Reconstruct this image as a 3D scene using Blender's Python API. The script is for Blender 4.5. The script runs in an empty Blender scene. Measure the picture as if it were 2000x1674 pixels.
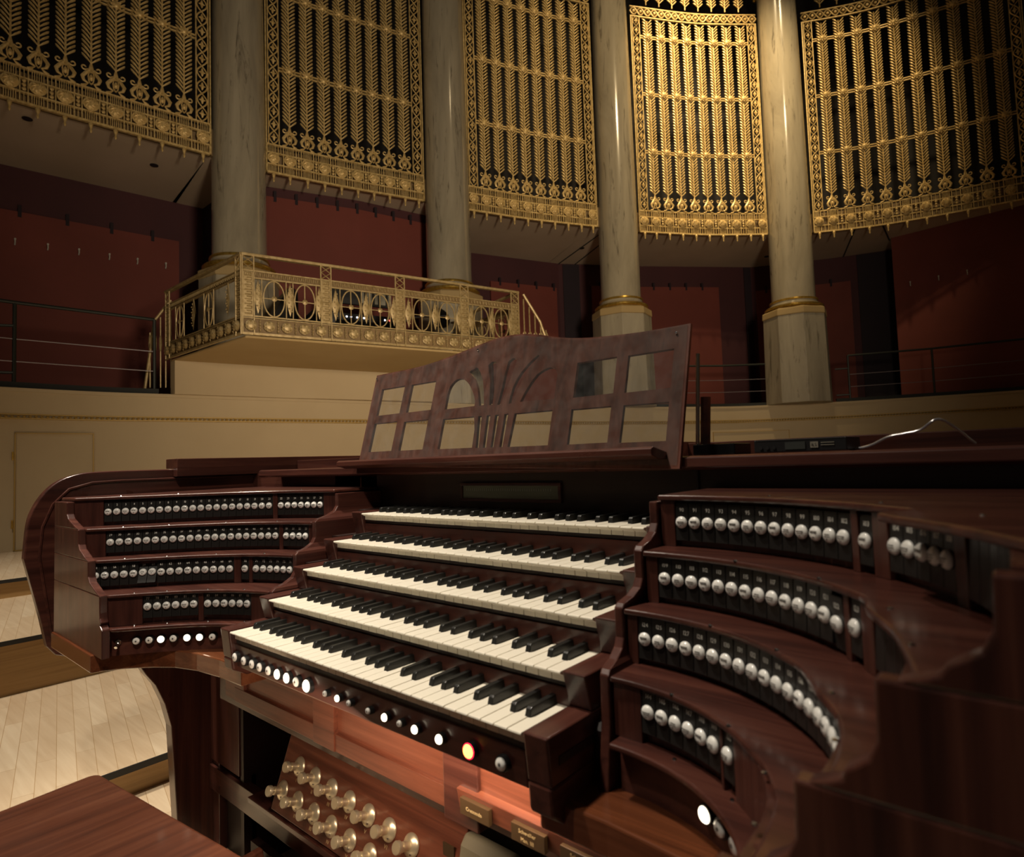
import bpy, math, random
import numpy as np
from mathutils import Vector, Matrix
random.seed(7)
C = bpy.context.scene.collection
ZO = 0.88      # height of the lowest keyboard's key tops above the stage floor; all z below are measured from those key tops
PI = math.pi

# ------------------------------------------------------------------ camera
cam_data = bpy.data.cameras.new('camera')
cam = bpy.data.objects.new('camera', cam_data); C.objects.link(cam)
cam.location = (1.30296, -0.58539, 0.33749 + ZO)
cam.rotation_euler = (1.62554, 0.03342, 0.71056)
cam_data.sensor_fit = 'HORIZONTAL'; cam_data.sensor_width = 36.0
cam_data.lens = 1181.0 / 2000.0 * 36.0
cam_data.clip_start = 0.02; cam_data.clip_end = 100
cam_data.dof.use_dof = True
cam_data.dof.focus_distance = 2.0
cam_data.dof.aperture_fstop = 5.6
bpy.context.scene.camera = cam

# ------------------------------------------------------------------ world, view, lamps of the hall and added fill lights
sc = bpy.context.scene
sc.view_settings.view_transform = 'Standard'
sc.view_settings.look = 'None'
sc.view_settings.exposure = 0.0
sc.view_settings.gamma = 1.0
sc.view_settings.use_curve_mapping = False
w = bpy.data.worlds.new('world'); sc.world = w; w.use_nodes = True
w.node_tree.nodes['Background'].inputs[0].default_value = (1.0, 0.85, 0.68, 1)
w.node_tree.nodes['Background'].inputs[1].default_value = 0.022

def lamp(name, kind, loc, target, power, color, size=0.3, spot=None, blend=0.6):
    d = bpy.data.lights.new(name, kind); d.energy = power; d.color = color
    if kind == 'AREA': d.shape = 'DISK'; d.size = size
    else: d.shadow_soft_size = size
    if kind == 'SPOT': d.spot_size = math.radians(spot); d.spot_blend = blend
    o = bpy.data.objects.new(name, d); C.objects.link(o)
    o.location = Vector(loc) + Vector((0, 0, ZO))
    v = Vector(target) - Vector(loc); o.rotation_euler = v.to_track_quat('-Z', 'Y').to_euler()
    return o
WARM = (1.0, 0.80, 0.56); GOLD_L = (1.0, 0.74, 0.40); NEUT = (1.0, 0.88, 0.72)
lamp('ceiling_lamp_stage', 'SPOT', (-0.9, -0.75, 5.4), (-0.12, 0.13, 0.0), 1500, NEUT, 0.16, 34, 1.0)
lamp('ceiling_lamp_risers', 'SPOT', (-2.4, -1.5, 5.5), (-2.9, 0.45, -0.55), 1250, NEUT, 0.3, 66, 1.0)
lamp('right_jamb_fill', 'SPOT', (-0.7, -2.6, 5.4), (1.10, 0.05, 0.12), 420, NEUT, 0.12, 15, 1.0)  # added fill, no real fitting: lifts the tab numbers of the right jamb
lamp('left_jamb_fill', 'SPOT', (1.9, -1.4, 3.4), (-0.45, 0.12, 0.06), 330, NEUT, 0.12, 28, 1.0)  # weak fill added to brighten the stop buttons on the left
lamp('hall_fill', 'SPOT', (3.2, 0.2, 1.5), (-4.6, 6.4, 3.2), 1500, WARM, 0.4, 86, 1.0)  # invented fill for walls and screens; soft cone darkens the outer ones
lamp('screen_spotlight', 'SPOT', (-1.2, 7.8, 11.0), (-2.75, 9.95, 7.2), 3000, GOLD_L, 0.18, 50, 1.0)
lamp('screen_spotlight_right', 'SPOT', (0.6, 8.0, 11.0), (-1.0, 11.6, 6.4), 1300, GOLD_L, 0.18, 40, 1.0)
lamp('column_spotlight', 'SPOT', (2.2, 4.0, 10.5), (-3.9, 9.0, 6.2), 1300, GOLD_L, 0.2, 50, 1.0)
lamp('balcony_bounce_fill', 'SPOT', (-1.2, 2.6, -0.4), (-4.7, 3.9, 1.7), 75, WARM, 0.3, 80, 1.0)  # made-up light hidden behind the console, stands in for bounce off the stage floor
lamp('knee_lamp', 'AREA', (0.56, 0.026, -0.096), (0.50, 0.19, -0.30), 2.9, (1.0, 0.74, 0.52), 0.05)
bpy.data.lights['knee_lamp'].shape = 'RECTANGLE'; bpy.data.lights['knee_lamp'].size = 0.80; bpy.data.lights['knee_lamp'].size_y = 0.02

# ------------------------------------------------------------------ materials
def mat(name, col, rough=0.5, metal=0.0, coat=0.0, spec=0.5, emit=None, estr=0.0):
    m = bpy.data.materials.new(name); m.use_nodes = True
    b = m.node_tree.nodes['Principled BSDF']
    b.inputs['Base Color'].default_value = (*col, 1); b.inputs['Roughness'].default_value = rough
    b.inputs['Metallic'].default_value = metal; b.inputs['Coat Weight'].default_value = coat
    b.inputs['Coat Roughness'].default_value = 0.12; b.inputs['Specular IOR Level'].default_value = spec
    if emit: b.inputs['Emission Color'].default_value = (*emit, 1); b.inputs['Emission Strength'].default_value = estr
    return m
def nodes(m): return m.node_tree.nodes, m.node_tree.links, m.node_tree.nodes['Principled BSDF']
def mapping(m, scale, coord='Object'):
    N, L, b = nodes(m)
    tc = N.new('ShaderNodeTexCoord'); mp = N.new('ShaderNodeMapping'); mp.inputs['Scale'].default_value = scale
    L.new(tc.outputs[coord], mp.inputs['Vector']); return mp.outputs['Vector']
def ramp(m, fac, stops):
    N, L, b = nodes(m); r = N.new('ShaderNodeValToRGB'); L.new(fac, r.inputs['Fac'])
    e = r.color_ramp.elements
    while len(e) < len(stops): e.new(0.5)
    for i, (p, c) in enumerate(stops): e[i].position = p; e[i].color = (*c, 1)
    return r.outputs['Color']
def noise(m, vec, scale, detail=4, rough=0.5, dist=0.0):
    N, L, b = nodes(m); n = N.new('ShaderNodeTexNoise'); L.new(vec, n.inputs['Vector'])
    n.inputs['Scale'].default_value = scale; n.inputs['Detail'].default_value = detail
    n.inputs['Roughness'].default_value = rough; n.inputs['Distortion'].default_value = dist
    return n.outputs['Fac']
def bump(m, fac, strength, dist=0.002):
    N, L, b = nodes(m); n = N.new('ShaderNodeBump'); n.inputs['Strength'].default_value = strength
    n.inputs['Distance'].default_value = dist; L.new(fac, n.inputs['Height']); L.new(n.outputs['Normal'], b.inputs['Normal'])
def wood(name, axis, dark, mid, light, rough=0.28, coat=0.35, scale=9.0):
    m = mat(name, mid, rough, 0, coat, 0.4)
    s = [scale * 4.0] * 3; s['xyz'.index(axis)] = scale * 0.16
    v = mapping(m, s); f = noise(m, v, 1.0, 6, 0.65, 0.6)
    N, L, b = nodes(m)
    L.new(ramp(m, f, [(0.30, dark), (0.5, mid), (0.72, light)]), b.inputs['Base Color'])
    v2 = mapping(m, (1, 1, 1)); f2 = noise(m, v2, 14, 3)
    mr = N.new('ShaderNodeMapRange'); mr.inputs[3].default_value = rough - 0.06; mr.inputs[4].default_value = rough + 0.12
    L.new(f2, mr.inputs[0]); L.new(mr.outputs[0], b.inputs['Roughness'])
    return m
MD, MM, ML = (0.030, 0.010, 0.008), (0.066, 0.021, 0.015), (0.110, 0.039, 0.026)
WX = wood('mahogany_x', 'x', MD, MM, ML); WY = wood('mahogany_y', 'y', MD, MM, ML); WZ = wood('mahogany_z', 'z', MD, MM, ML)
WR = wood('mahogany_red', 'x', (0.09, 0.026, 0.015), (0.17, 0.053, 0.029), (0.27, 0.095, 0.052), 0.35, 0.2)
WD = wood('mahogany_deck', 'x', (0.040, 0.012, 0.006), (0.125, 0.038, 0.015), (0.19, 0.072, 0.032), 0.12, 0.8, 7)
WDESK = wood('mahogany_desk', 'z', (0.055, 0.018, 0.012), (0.12, 0.042, 0.028), (0.19, 0.075, 0.052), 0.3, 0.3)
WBENCH = wood('mahogany_bench', 'y', (0.040, 0.012, 0.006), (0.070, 0.021, 0.010), (0.10, 0.034, 0.016), 0.34, 0.15, 12)
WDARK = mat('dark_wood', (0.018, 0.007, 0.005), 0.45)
WGREY = wood('brown_fallboard', 'x', (0.020, 0.010, 0.006), (0.032, 0.017, 0.010), (0.045, 0.024, 0.014), 0.42, 0.1)
IVORY = mat('ivory_key', (0.86, 0.80, 0.67), 0.34, coat=0.2)
EBONY = mat('ebony_key', (0.012, 0.012, 0.011), 0.38, coat=0.15)
TAB = mat('black_stop_tab', (0.012, 0.011, 0.010), 0.42, coat=0.1)
PORC = mat('porcelain', (0.90, 0.89, 0.85), 0.14, coat=0.6)
NUMW = mat('white_numeral', (0.90, 0.88, 0.80), 0.5)
INK = mat('grey_engraving', (0.10, 0.09, 0.08), 0.6)
BLACKR = mat('black_rubber', (0.012, 0.012, 0.013), 0.5)
LAMPW = mat('lit_white_piston', (1, 0.95, 0.85), 0.4, emit=(1.0, 0.84, 0.60), estr=4.5)
LAMPR = mat('lit_red_piston', (1, 0.5, 0.1), 0.4, emit=(1.0, 0.50, 0.06), estr=6.0)
LAMPRING = mat('lit_red_ring', (1, 0.02, 0.05), 0.4, emit=(1.0, 0.01, 0.05), estr=3.0)
BRASS = mat('polished_brass', (0.92, 0.82, 0.60), 0.32, 0.75)
CHROME = mat('chrome', (0.75, 0.75, 0.75), 0.18, 1.0)
PLATE = mat('brown_label_plate', (0.06, 0.035, 0.015), 0.4)
GILTTXT = mat('gilt_lettering', (0.90, 0.70, 0.36), 0.4)
SHOE = mat('grey_rubber_swell_shoe', (0.20, 0.18, 0.12), 0.7)
def gilt(name, a, b_):
    m = mat(name, a, 0.42, 0.25); v = mapping(m, (1, 1, 1)); f = noise(m, v, 26, 3)
    N, L, b = nodes(m); L.new(ramp(m, f, [(0.3, b_), (0.62, a)]), b.inputs['Base Color']); bump(m, f, 0.3, 0.004); return m
GILT = gilt('gilded_iron', (0.82, 0.61, 0.27), (0.52, 0.35, 0.12))
GILT2 = gilt('bright_gilding', (0.62, 0.42, 0.10), (0.42, 0.25, 0.04))
GILT2.node_tree.nodes['Principled BSDF'].inputs['Metallic'].default_value = 0.8
GILT2.node_tree.nodes['Principled BSDF'].inputs['Roughness'].default_value = 0.3
RAILG = gilt('cream_gold_railing', (0.44, 0.33, 0.16), (0.30, 0.21, 0.08))
RAILD = mat('dull_gold_backing', (0.20, 0.125, 0.045), 0.6)
BEADG = mat('dull_gilding', (0.40, 0.26, 0.07), 0.5, 0.2)
def plaster(name, a, b_):
    m = mat(name, a, 0.75); v = mapping(m, (1, 1, 1)); f = noise(m, v, 1.3, 4)
    N, L, b = nodes(m); L.new(ramp(m, f, [(0.3, b_), (0.7, a)]), b.inputs['Base Color']); return m
CREAM = plaster('cream_plaster', (0.50, 0.40, 0.25), (0.46, 0.36, 0.22))
SOFFIT = plaster('brown_soffit', (0.62, 0.49, 0.36), (0.56, 0.44, 0.31))
CREAM2 = plaster('gold_cream_plaster', (0.44, 0.32, 0.15), (0.40, 0.28, 0.12))
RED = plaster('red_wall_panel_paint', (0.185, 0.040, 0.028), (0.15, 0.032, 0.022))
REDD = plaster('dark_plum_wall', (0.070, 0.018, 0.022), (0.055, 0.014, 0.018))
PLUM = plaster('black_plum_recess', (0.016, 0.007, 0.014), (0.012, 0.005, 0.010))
CHAMB = mat('dark_organ_chamber', (0.012, 0.010, 0.010), 0.8)
DGREEN = mat('dark_green_steel', (0.016, 0.020, 0.016), 0.45)
WIRE = mat('steel_wire', (0.30, 0.27, 0.30), 0.4, 0.6)
EQUIP = mat('black_equipment', (0.015, 0.015, 0.016), 0.4)
GREYP = mat('pale_grey_panel', (0.30, 0.28, 0.22), 0.5)
LEDW = mat('white_led', (1, 1, 1), 0.4, emit=(0.9, 0.9, 1.0), estr=4.0)
LEDR = mat('red_led', (1, 0.05, 0.05), 0.4, emit=(1.0, 0.12, 0.10), estr=4.0)
CARPET = mat('black_platform_edge', (0.010, 0.012, 0.011), 0.7)
STRIP = mat('grey_indicator_glass', (0.13, 0.13, 0.085), 0.25, coat=0.4)
def marble():
    m = mat('grey_marble', (0.4, 0.35, 0.25), 0.17, coat=0.5)
    N, L, b = nodes(m)
    v = mapping(m, (1.6, 1.6, 0.30)); f = noise(m, v, 1.5, 7, 0.62, 0.9)
    base = ramp(m, f, [(0.25, (0.22, 0.19, 0.14)), (0.5, (0.34, 0.30, 0.22)), (0.75, (0.44, 0.39, 0.29))])
    v2 = mapping(m, (7, 7, 0.75)); f2 = noise(m, v2, 1.3, 5, 0.7, 1.2)
    vein = ramp(m, f2, [(0.30, (0.22, 0.20, 0.18)), (0.43, (1, 1, 1))])
    mx = N.new('ShaderNodeMix'); mx.data_type = 'RGBA'; mx.blend_type = 'MULTIPLY'; mx.inputs[0].default_value = 0.85
    L.new(base, mx.inputs[6]); L.new(vein, mx.inputs[7]); L.new(mx.outputs[2], b.inputs['Base Color']); return m
MARBLE = marble()
MARBLEP = marble(); MARBLEP.name = 'honed_marble'; _b = MARBLEP.node_tree.nodes['Principled BSDF']; _b.inputs['Roughness'].default_value = 0.55; _b.inputs['Coat Weight'].default_value = 0.0
def maple():
    m = mat('maple_parquet', (0.6, 0.45, 0.27), 0.3, coat=0.2)
    N, L, b = nodes(m)
    v = mapping(m, (1, 1, 1))
    v.node.inputs['Rotation'].default_value = (0, 0, math.radians(12.5))
    br = N.new('ShaderNodeTexBrick'); L.new(v, br.inputs['Vector'])
    br.inputs['Scale'].default_value = 1.0; br.inputs['Brick Width'].default_value = 0.55; br.inputs['Row Height'].default_value = 0.062
    br.inputs['Mortar Size'].default_value = 0.0011; br.inputs['Bias'].default_value = 0.0
    br.inputs['Color1'].default_value = (0.70, 0.54, 0.36, 1); br.inputs['Color2'].default_value = (0.80, 0.66, 0.47, 1)
    br.inputs['Mortar'].default_value = (0.52, 0.36, 0.20, 1)
    v2 = mapping(m, (3, 45, 3)); f = noise(m, v2, 1.0, 5)
    g = ramp(m, f, [(0.3, (0.86, 0.82, 0.78)), (0.7, (1, 1, 1))])
    mx = N.new('ShaderNodeMix'); mx.data_type = 'RGBA'; mx.blend_type = 'MULTIPLY'; mx.inputs[0].default_value = 1.0
    L.new(br.outputs['Color'], mx.inputs[6]); L.new(g, mx.inputs[7]); L.new(mx.outputs[2], b.inputs['Base Color']); return m
MAPLE = maple()
RAILB = mat('brown_band_backing', (0.22, 0.15, 0.07), 0.7)
RISER = wood('oak_riser', 'y', (0.30, 0.17, 0.06), (0.40, 0.24, 0.09), (0.48, 0.30, 0.13), 0.4, 0.1, 6)
def glass():
    m = bpy.data.materials.new('scratched_glass'); m.use_nodes = True
    N = m.node_tree.nodes; L = m.node_tree.links; N.clear()
    o = N.new('ShaderNodeOutputMaterial'); tr = N.new('ShaderNodeBsdfTransparent'); gl = N.new('ShaderNodeBsdfGlossy'); df = N.new('ShaderNodeBsdfDiffuse')
    tr.inputs[0].default_value = (0.93, 0.93, 0.92, 1); gl.inputs['Roughness'].default_value = 0.12; df.inputs[0].default_value = (0.5, 0.5, 0.48, 1)
    tc = N.new('ShaderNodeTexCoord'); ns = N.new('ShaderNodeTexNoise'); ns.inputs['Scale'].default_value = 40; ns.inputs['Detail'].default_value = 6
    L.new(tc.outputs['Object'], ns.inputs['Vector'])
    mr = N.new('ShaderNodeMapRange'); mr.inputs[1].default_value = 0.3; mr.inputs[2].default_value = 0.8; mr.inputs[3].default_value = 0.015; mr.inputs[4].default_value = 0.06
    L.new(ns.outputs['Fac'], mr.inputs[0])
    a = N.new('ShaderNodeMixShader'); L.new(mr.outputs[0], a.inputs[0]); L.new(tr.outputs[0], a.inputs[1]); L.new(df.outputs[0], a.inputs[2])
    lw = N.new('ShaderNodeLayerWeight'); pw = N.new('ShaderNodeMath'); pw.operation = 'POWER'; pw.inputs[1].default_value = 4.0; L.new(lw.outputs['Facing'], pw.inputs[0]); fr = N.new('ShaderNodeMath'); fr.operation = 'MULTIPLY_ADD'; fr.inputs[1].default_value = 0.5; fr.inputs[2].default_value = 0.025; L.new(pw.outputs[0], fr.inputs[0])
    c = N.new('ShaderNodeMixShader'); L.new(fr.outputs[0], c.inputs[0]); L.new(a.outputs[0], c.inputs[1]); L.new(gl.outputs[0], c.inputs[2])
    L.new(c.outputs[0], o.inputs[0]); return m
GLASS = glass()

# ------------------------------------------------------------------ mesh helpers
class MB:
    def __init__(s): s.v = []; s.f = []
    def add(s, v, f):
        n = len(s.v); s.v += [tuple(p) for p in v]; s.f += [[i + n for i in q] for q in f]; return s
    def box(s, x0, x1, y0, y1, z0, z1):
        v = [(x, y, z) for z in (z0, z1) for (x, y) in ((x0, y0), (x1, y0), (x1, y1), (x0, y1))]
        return s.add(v, [(3, 2, 1, 0), (4, 5, 6, 7), (0, 1, 5, 4), (1, 2, 6, 5), (2, 3, 7, 6), (3, 0, 4, 7)])
    def prism(s, poly, axis, lo, hi):
        n = len(poly)
        def P(a, b, c): return {'x': (c, a, b), 'y': (a, c, b), 'z': (a, b, c)}[axis]
        v = [P(a, b, lo) for a, b in poly] + [P(a, b, hi) for a, b in poly]
        return s.add(v, [list(range(n))[::-1], list(range(n, 2 * n))] + [(i, (i + 1) % n, n + (i + 1) % n, n + i) for i in range(n)])
    def tube(s, pts, r, n=8, closed=False, cap=True):
        pts = [Vector(p) for p in pts]; m = len(pts); rs = r if isinstance(r, (list, tuple)) else [r] * m
        v = []; up = None
        for i, p in enumerate(pts):
            if closed: t = pts[(i + 1) % m] - pts[i - 1]
            else: t = pts[min(i + 1, m - 1)] - pts[max(i - 1, 0)]
            t.normalize()
            if up is None:
                up = Vector((0, 0, 1)) if abs(t.z) < 0.9 else Vector((0, 1, 0))
            a = (up - t * up.dot(t)).normalized(); up = a; b = t.cross(a)
            for k in range(n):
                an = 2 * PI * k / n; v.append(p + (a * math.cos(an) + b * math.sin(an)) * rs[i])
        f = []
        for i in range(m if closed else m - 1):
            j = (i + 1) % m
            for k in range(n): f.append((i * n + k, i * n + (k + 1) % n, j * n + (k + 1) % n, j * n + k))
        if cap and not closed: f += [list(range(n))[::-1], list(range((m - 1) * n, m * n))]
        return s.add(v, f)
    def lathe(s, prof, o=(0, 0, 0), axis=(0, 0, 1), n=24, start=0.0):
        ax = Vector(axis).normalized(); u = Vector((0, 0, 1)) if abs(ax.z) < 0.9 else Vector((1, 0, 0))
        a = (u - ax * u.dot(ax)).normalized(); b = ax.cross(a); o = Vector(o); v = []; m = len(prof)
        for r, h in prof:
            for k in range(n):
                an = start + 2 * PI * k / n; v.append(o + ax * h + (a * math.cos(an) + b * math.sin(an)) * r)
        f = [(i * n + k, i * n + (k + 1) % n, (i + 1) * n + (k + 1) % n, (i + 1) * n + k) for i in range(m - 1) for k in range(n)]
        f += [list(range(n))[::-1], list(range((m - 1) * n, m * n))]
        return s.add(v, f)
    def wall(s, pts, z0, z1, t=0.05):
        """upright slab along a plan polyline, thickness t to its left"""
        L = offset(pts, t); n = len(pts); v = []
        for q, z in ((pts, z0), (pts, z1), (L, z0), (L, z1)): v += [(x, y, z) for x, y in q]
        f = []
        for i in range(n - 1):
            f += [(i, i + 1, n + i + 1, n + i), (2 * n + i + 1, 2 * n + i, 3 * n + i, 3 * n + i + 1), (n + i, n + i + 1, 3 * n + i + 1, 3 * n + i), (i + 1, i, 2 * n + i, 2 * n + i + 1)]
        f += [(0, n, 3 * n, 2 * n), (n - 1, 3 * n - 1, 4 * n - 1, 2 * n - 1)]
        return s.add(v, f)
    def build(s, name, m, parent=None, bevel=0, smooth=False, local=False, seg=2, origin=None):
        me = bpy.data.meshes.new(name)
        if local: off = Vector((0, 0, 0)); loc = Vector((0, 0, 0))
        else:
            zs = [p[2] for p in s.v]; xs = [p[0] for p in s.v]; ys = [p[1] for p in s.v]
            loc = Vector(((min(xs) + max(xs)) / 2, (min(ys) + max(ys)) / 2, min(zs))) if origin is None else Vector(origin)
            off = loc
        me.from_pydata([tuple(Vector(p) - off) for p in s.v], [], s.f); me.update()
        import bmesh
        bm = bmesh.new(); bm.from_mesh(me); bmesh.ops.recalc_face_normals(bm, faces=bm.faces); bm.to_mesh(me); bm.free()
        if smooth:
            me.polygons.foreach_set('use_smooth', [True] * len(me.polygons))
            me.set_sharp_from_angle(angle=math.radians(smooth if smooth is not True else 40))
        me.materials.append(m)
        o = bpy.data.objects.new(name, me); C.objects.link(o)
        if not local: o.location = loc + Vector((0, 0, ZO))
        if parent is not None:
            o.parent = parent
            if not local: o.location = o.location - world_loc(parent)
        if bevel:
            b = o.modifiers.new('bevel', 'BEVEL'); b.width = bevel; b.segments = seg; b.limit_method = 'ANGLE'; b.angle_limit = math.radians(35)
        return o
def world_loc(o):
    v = Vector(o.location)
    while o.parent: o = o.parent; v = v + Vector(o.location)
    return v
def offset(pts, t):
    out = []; n = len(pts)
    for i in range(n):
        a = Vector(pts[max(i - 1, 0)]); b = Vector(pts[min(i + 1, n - 1)]); d = (b - a).normalized()
        out.append((pts[i][0] - d.y * t, pts[i][1] + d.x * t))
    return out
def smoothpath(P, n=12):
    out = []
    for i in range(len(P) - 1):
        p0 = Vector(P[max(i - 1, 0)]); p1 = Vector(P[i]); p2 = Vector(P[i + 1]); p3 = Vector(P[min(i + 2, len(P) - 1)])
        for k in range(n):
            t = k / n; out.append(tuple(0.5 * ((2 * p1) + (p2 - p0) * t + (2 * p0 - 5 * p1 + 4 * p2 - p3) * t * t + (3 * p1 - p0 - 3 * p2 + p3) * t ** 3)))
    out.append(tuple(P[-1])); return out
def at_len(path, d):
    """point and heading at distance d along a plan path"""
    for i in range(len(path) - 1):
        a = Vector(path[i]); b = Vector(path[i + 1]); l = (b - a).length
        if d <= l or i == len(path) - 2:
            t = (b - a).normalized(); p = a + t * d; return (p.x, p.y, math.atan2(t.y, t.x))
        d -= l
def plen(path): return sum((Vector(path[i + 1]) - Vector(path[i])).length for i in range(len(path) - 1))
def cut(path, d0, d1):
    out = [at_len(path, d0)[:2]]; acc = 0
    for i in range(len(path) - 1):
        acc += (Vector(path[i + 1]) - Vector(path[i])).length
        if d0 + 1e-3 < acc < d1 - 1e-3: out.append(tuple(path[i + 1]))
    out.append(at_len(path, d1)[:2]); return out
def tag(o, label=None, cat=None, group=None, kind=None):
    if label: o['label'] = label
    if cat: o['category'] = cat
    if group: o['group'] = group
    if kind: o['kind'] = kind
    return o
def thing(name, loc, label, cat, group=None):
    o = bpy.data.objects.new(name, None); C.objects.link(o); o.empty_display_size = 0.05
    o.location = (loc[0], loc[1], loc[2] + ZO); return tag(o, label, cat, group)
def inst(src, parent=None, loc=(0, 0, 0), rot=(0, 0, 0), name=None):
    """copy of one object (mesh shared) at a local position of its parent"""
    o = src.copy(); C.objects.link(o)
    if name: o.name = name
    o.parent = parent; o.location = loc; o.rotation_euler = rot; return o
def place(o, parent, loc, rotz=0, rotx=0):
    """position a locally built object in absolute coordinates under its parent"""
    o.parent = parent; o.location = Vector((loc[0], loc[1], loc[2] + ZO)) - (world_loc(parent) if parent else Vector((0, 0, 0)))
    o.rotation_euler = (rotx, 0, rotz); return o
def structure(o): return tag(o, kind='structure')
_glyph = {}
def glyph(ch):
    """outline of one character as a flat mesh, 1 unit high, in x-z facing -y"""
    if ch not in _glyph:
        c = bpy.data.curves.new('g', 'FONT'); c.body = ch; c.resolution_u = 2
        o = bpy.data.objects.new('g', c); C.objects.link(o)
        bpy.context.view_layer.update()
        dg = bpy.context.evaluated_depsgraph_get(); me = bpy.data.meshes.new_from_object(o.evaluated_get(dg))
        v = [tuple(p.co) for p in me.vertices]; f = [list(p.vertices) for p in me.polygons]
        wdt = max([p[0] for p in v] + [0.25]) + 0.08
        bpy.data.objects.remove(o); bpy.data.meshes.remove(me); bpy.data.curves.remove(c)
        _glyph[ch] = (v, f, wdt)
    return _glyph[ch]
def text_mb(txt, size, at=(0, 0, 0), mb=None, squeeze=1.0):
    mb = mb or MB(); tot = sum(glyph(c)[2] if c != ' ' else 0.35 for c in txt) * size * squeeze; x = -tot / 2
    for c in txt:
        if c == ' ': x += 0.35 * size * squeeze; continue
        v, f, wd = glyph(c)
        mb.add([(at[0] + x + p[0] * size * squeeze, at[1], at[2] + p[1] * size - 0.35 * size) for p in v], f); x += wd * size * squeeze
    return mb

# ================================================================== THE HALL
# risers of the stage, seen to the left of the console
for nm, x0, x1, z0, z1 in (('floor', -1.376, 9.0, -0.98, -0.88), ('trim_1', -2.715, -1.376, -0.98, -0.769), ('trim_2', -4.12, -2.715, -0.98, -0.49), ('trim_3', -6.3, -4.12, -0.98, -0.362)):
    o = MB().box(x0, x1, -9, 13.5, z0, z1).build(nm, RISER if nm != 'floor' else MAPLE); structure(o)
for i, (x0, x1, z) in enumerate(((-2.715, -1.36, -0.769), (-4.12, -2.70, -0.49), (-6.3, -4.105, -0.362))):
    o = MB().box(x0, x1, -9, 13.5, z, z + 0.004).build('floor_%d' % (i + 1), MAPLE); structure(o)
for i, (x, z) in enumerate(((-1.36, -0.769), (-2.70, -0.49), (-4.105, -0.362))):
    o = MB().box(x, x + 0.008, -9, 13.5, z - 0.018, z + 0.0055).build('trim_%d' % (4 + i), BLACKR); structure(o)

# cream parapet wall of the choir gallery
LEDGE = smoothpath([(-6.12, -4.0), (-6.10, -1.5), (-6.09, 0.59), (-6.045, 1.413), (-5.917, 1.96), (-5.62, 3.2), (-5.02, 5.4), (-4.10, 8.1), (-2.987, 10.143), (-2.141, 10.871), (-0.825, 11.55), (1.253, 12.05), (4.0, 12.1), (8.9, 12.1)], 6)
structure(MB().wall(LEDGE, -0.37, 1.20, 0.35).build('wall_parapet', CREAM, smooth=30))
structure(MB().wall(offset(LEDGE, -0.03), 0.955, 1.203, 0.06).build('trim_7', CREAM, smooth=30))
structure(MB().wall(offset(LEDGE, -0.045), 1.168, 1.205, 0.08).build('trim_8', CREAM, smooth=30))
# gilded bead moulding
bm_ = MB().wall(offset(LEDGE, -0.035), 0.905, 0.918, 0.05).wall(offset(LEDGE, -0.035), 0.944, 0.957, 0.05)
L0 = plen(LEDGE); d = 0.4
while d < L0 - 0.3:
    x, y, th = at_len(LEDGE, d); nx, ny = math.sin(th), -math.cos(th)
    cx, cy = x + nx * 0.03, y + ny * 0.03; r = 0.016
    bm_.add([(cx + nx * 0.012, cy + ny * 0.012, 0.931), (cx + math.cos(th) * 0.017, cy + math.sin(th) * 0.017, 0.931), (cx - math.cos(th) * 0.017, cy - math.sin(th) * 0.017, 0.931), (cx, cy, 0.931 + r), (cx, cy, 0.931 - r)],
            [(0, 1, 3), (0, 3, 2), (0, 2, 4), (0, 4, 1)]); d += 0.046
structure(bm_.build('trim_9', BEADG))
# jib doors outlined in gilt
def outline(path, d0, d1, z0, z1, t=0.010, out=0.012):
    m = MB(); p = offset(cut(path, d0, d1), -0.004)
    for a, b in ((z1 - t, z1), (z0, z0 + t)): m.wall(p, a, b, -out)
    for dd in (d0, d1 - t): m.wall(offset(cut(path, dd, dd + t), -0.004), z0, z1, -out)
    return m
def dist_to(path, pt):
    best = (1e9, 0); acc = 0
    for i in range(len(path) - 1):
        a = Vector(path[i]); b = Vector(path[i + 1]); l = (b - a).length; t = max(0, min(1, (Vector(pt) - a).dot(b - a) / (l * l)))
        dd = (a + (b - a) * t - Vector(pt)).length
        if dd < best[0]: best = (dd, acc + t * l)
        acc += l
    return best[1]
da, db_ = dist_to(LEDGE, (-6.1, 0.70)), dist_to(LEDGE, (-6.05, 1.34))
dr = structure(outline(LEDGE, da, db_, -0.355, 0.775).build('door_1', BEADG))
hd = MB()
for z in (0.55, -0.1):
    x, y, th = at_len(LEDGE, da); hd.tube([(x + 0.02, y - 0.012, z - 0.04), (x + 0.02, y - 0.012, z + 0.04)], 0.008, 6)
hd.build('door_hinge', GILT2, dr)
d1_, d2_ = dist_to(LEDGE, (-3.05, 10.05)), dist_to(LEDGE, (-2.0, 10.95))
structure(outline(LEDGE, d1_, d2_, -0.3, 0.745, 0.008).build('door_2', BEADG))

# gallery floor edge behind the parapet and the platform curb
structure(MB().wall(offset(LEDGE, 0.06), 1.10, 1.20, 3.2).build('floor_4', CARPET))
# curb, left and right
structure(MB().wall(offset(cut(LEDGE, 1.0, dist_to(LEDGE, (-5.95, 1.92))), 0.02), 1.203, 1.268, 0.05).build('trim_10', CARPET))
structure(MB().wall(offset(cut(LEDGE, dist_to(LEDGE, (-3.6, 9.1)), dist_to(LEDGE, (-2.1, 10.9))), 0.02), 1.203, 1.262, 0.05).build('trim_11', CARPET))
structure(MB().wall(offset(cut(LEDGE, dist_to(LEDGE, (-1.28, 11.35)), L0 - 0.2), 0.02), 1.203, 1.268, 0.05).build('trim_12', CARPET))

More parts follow.
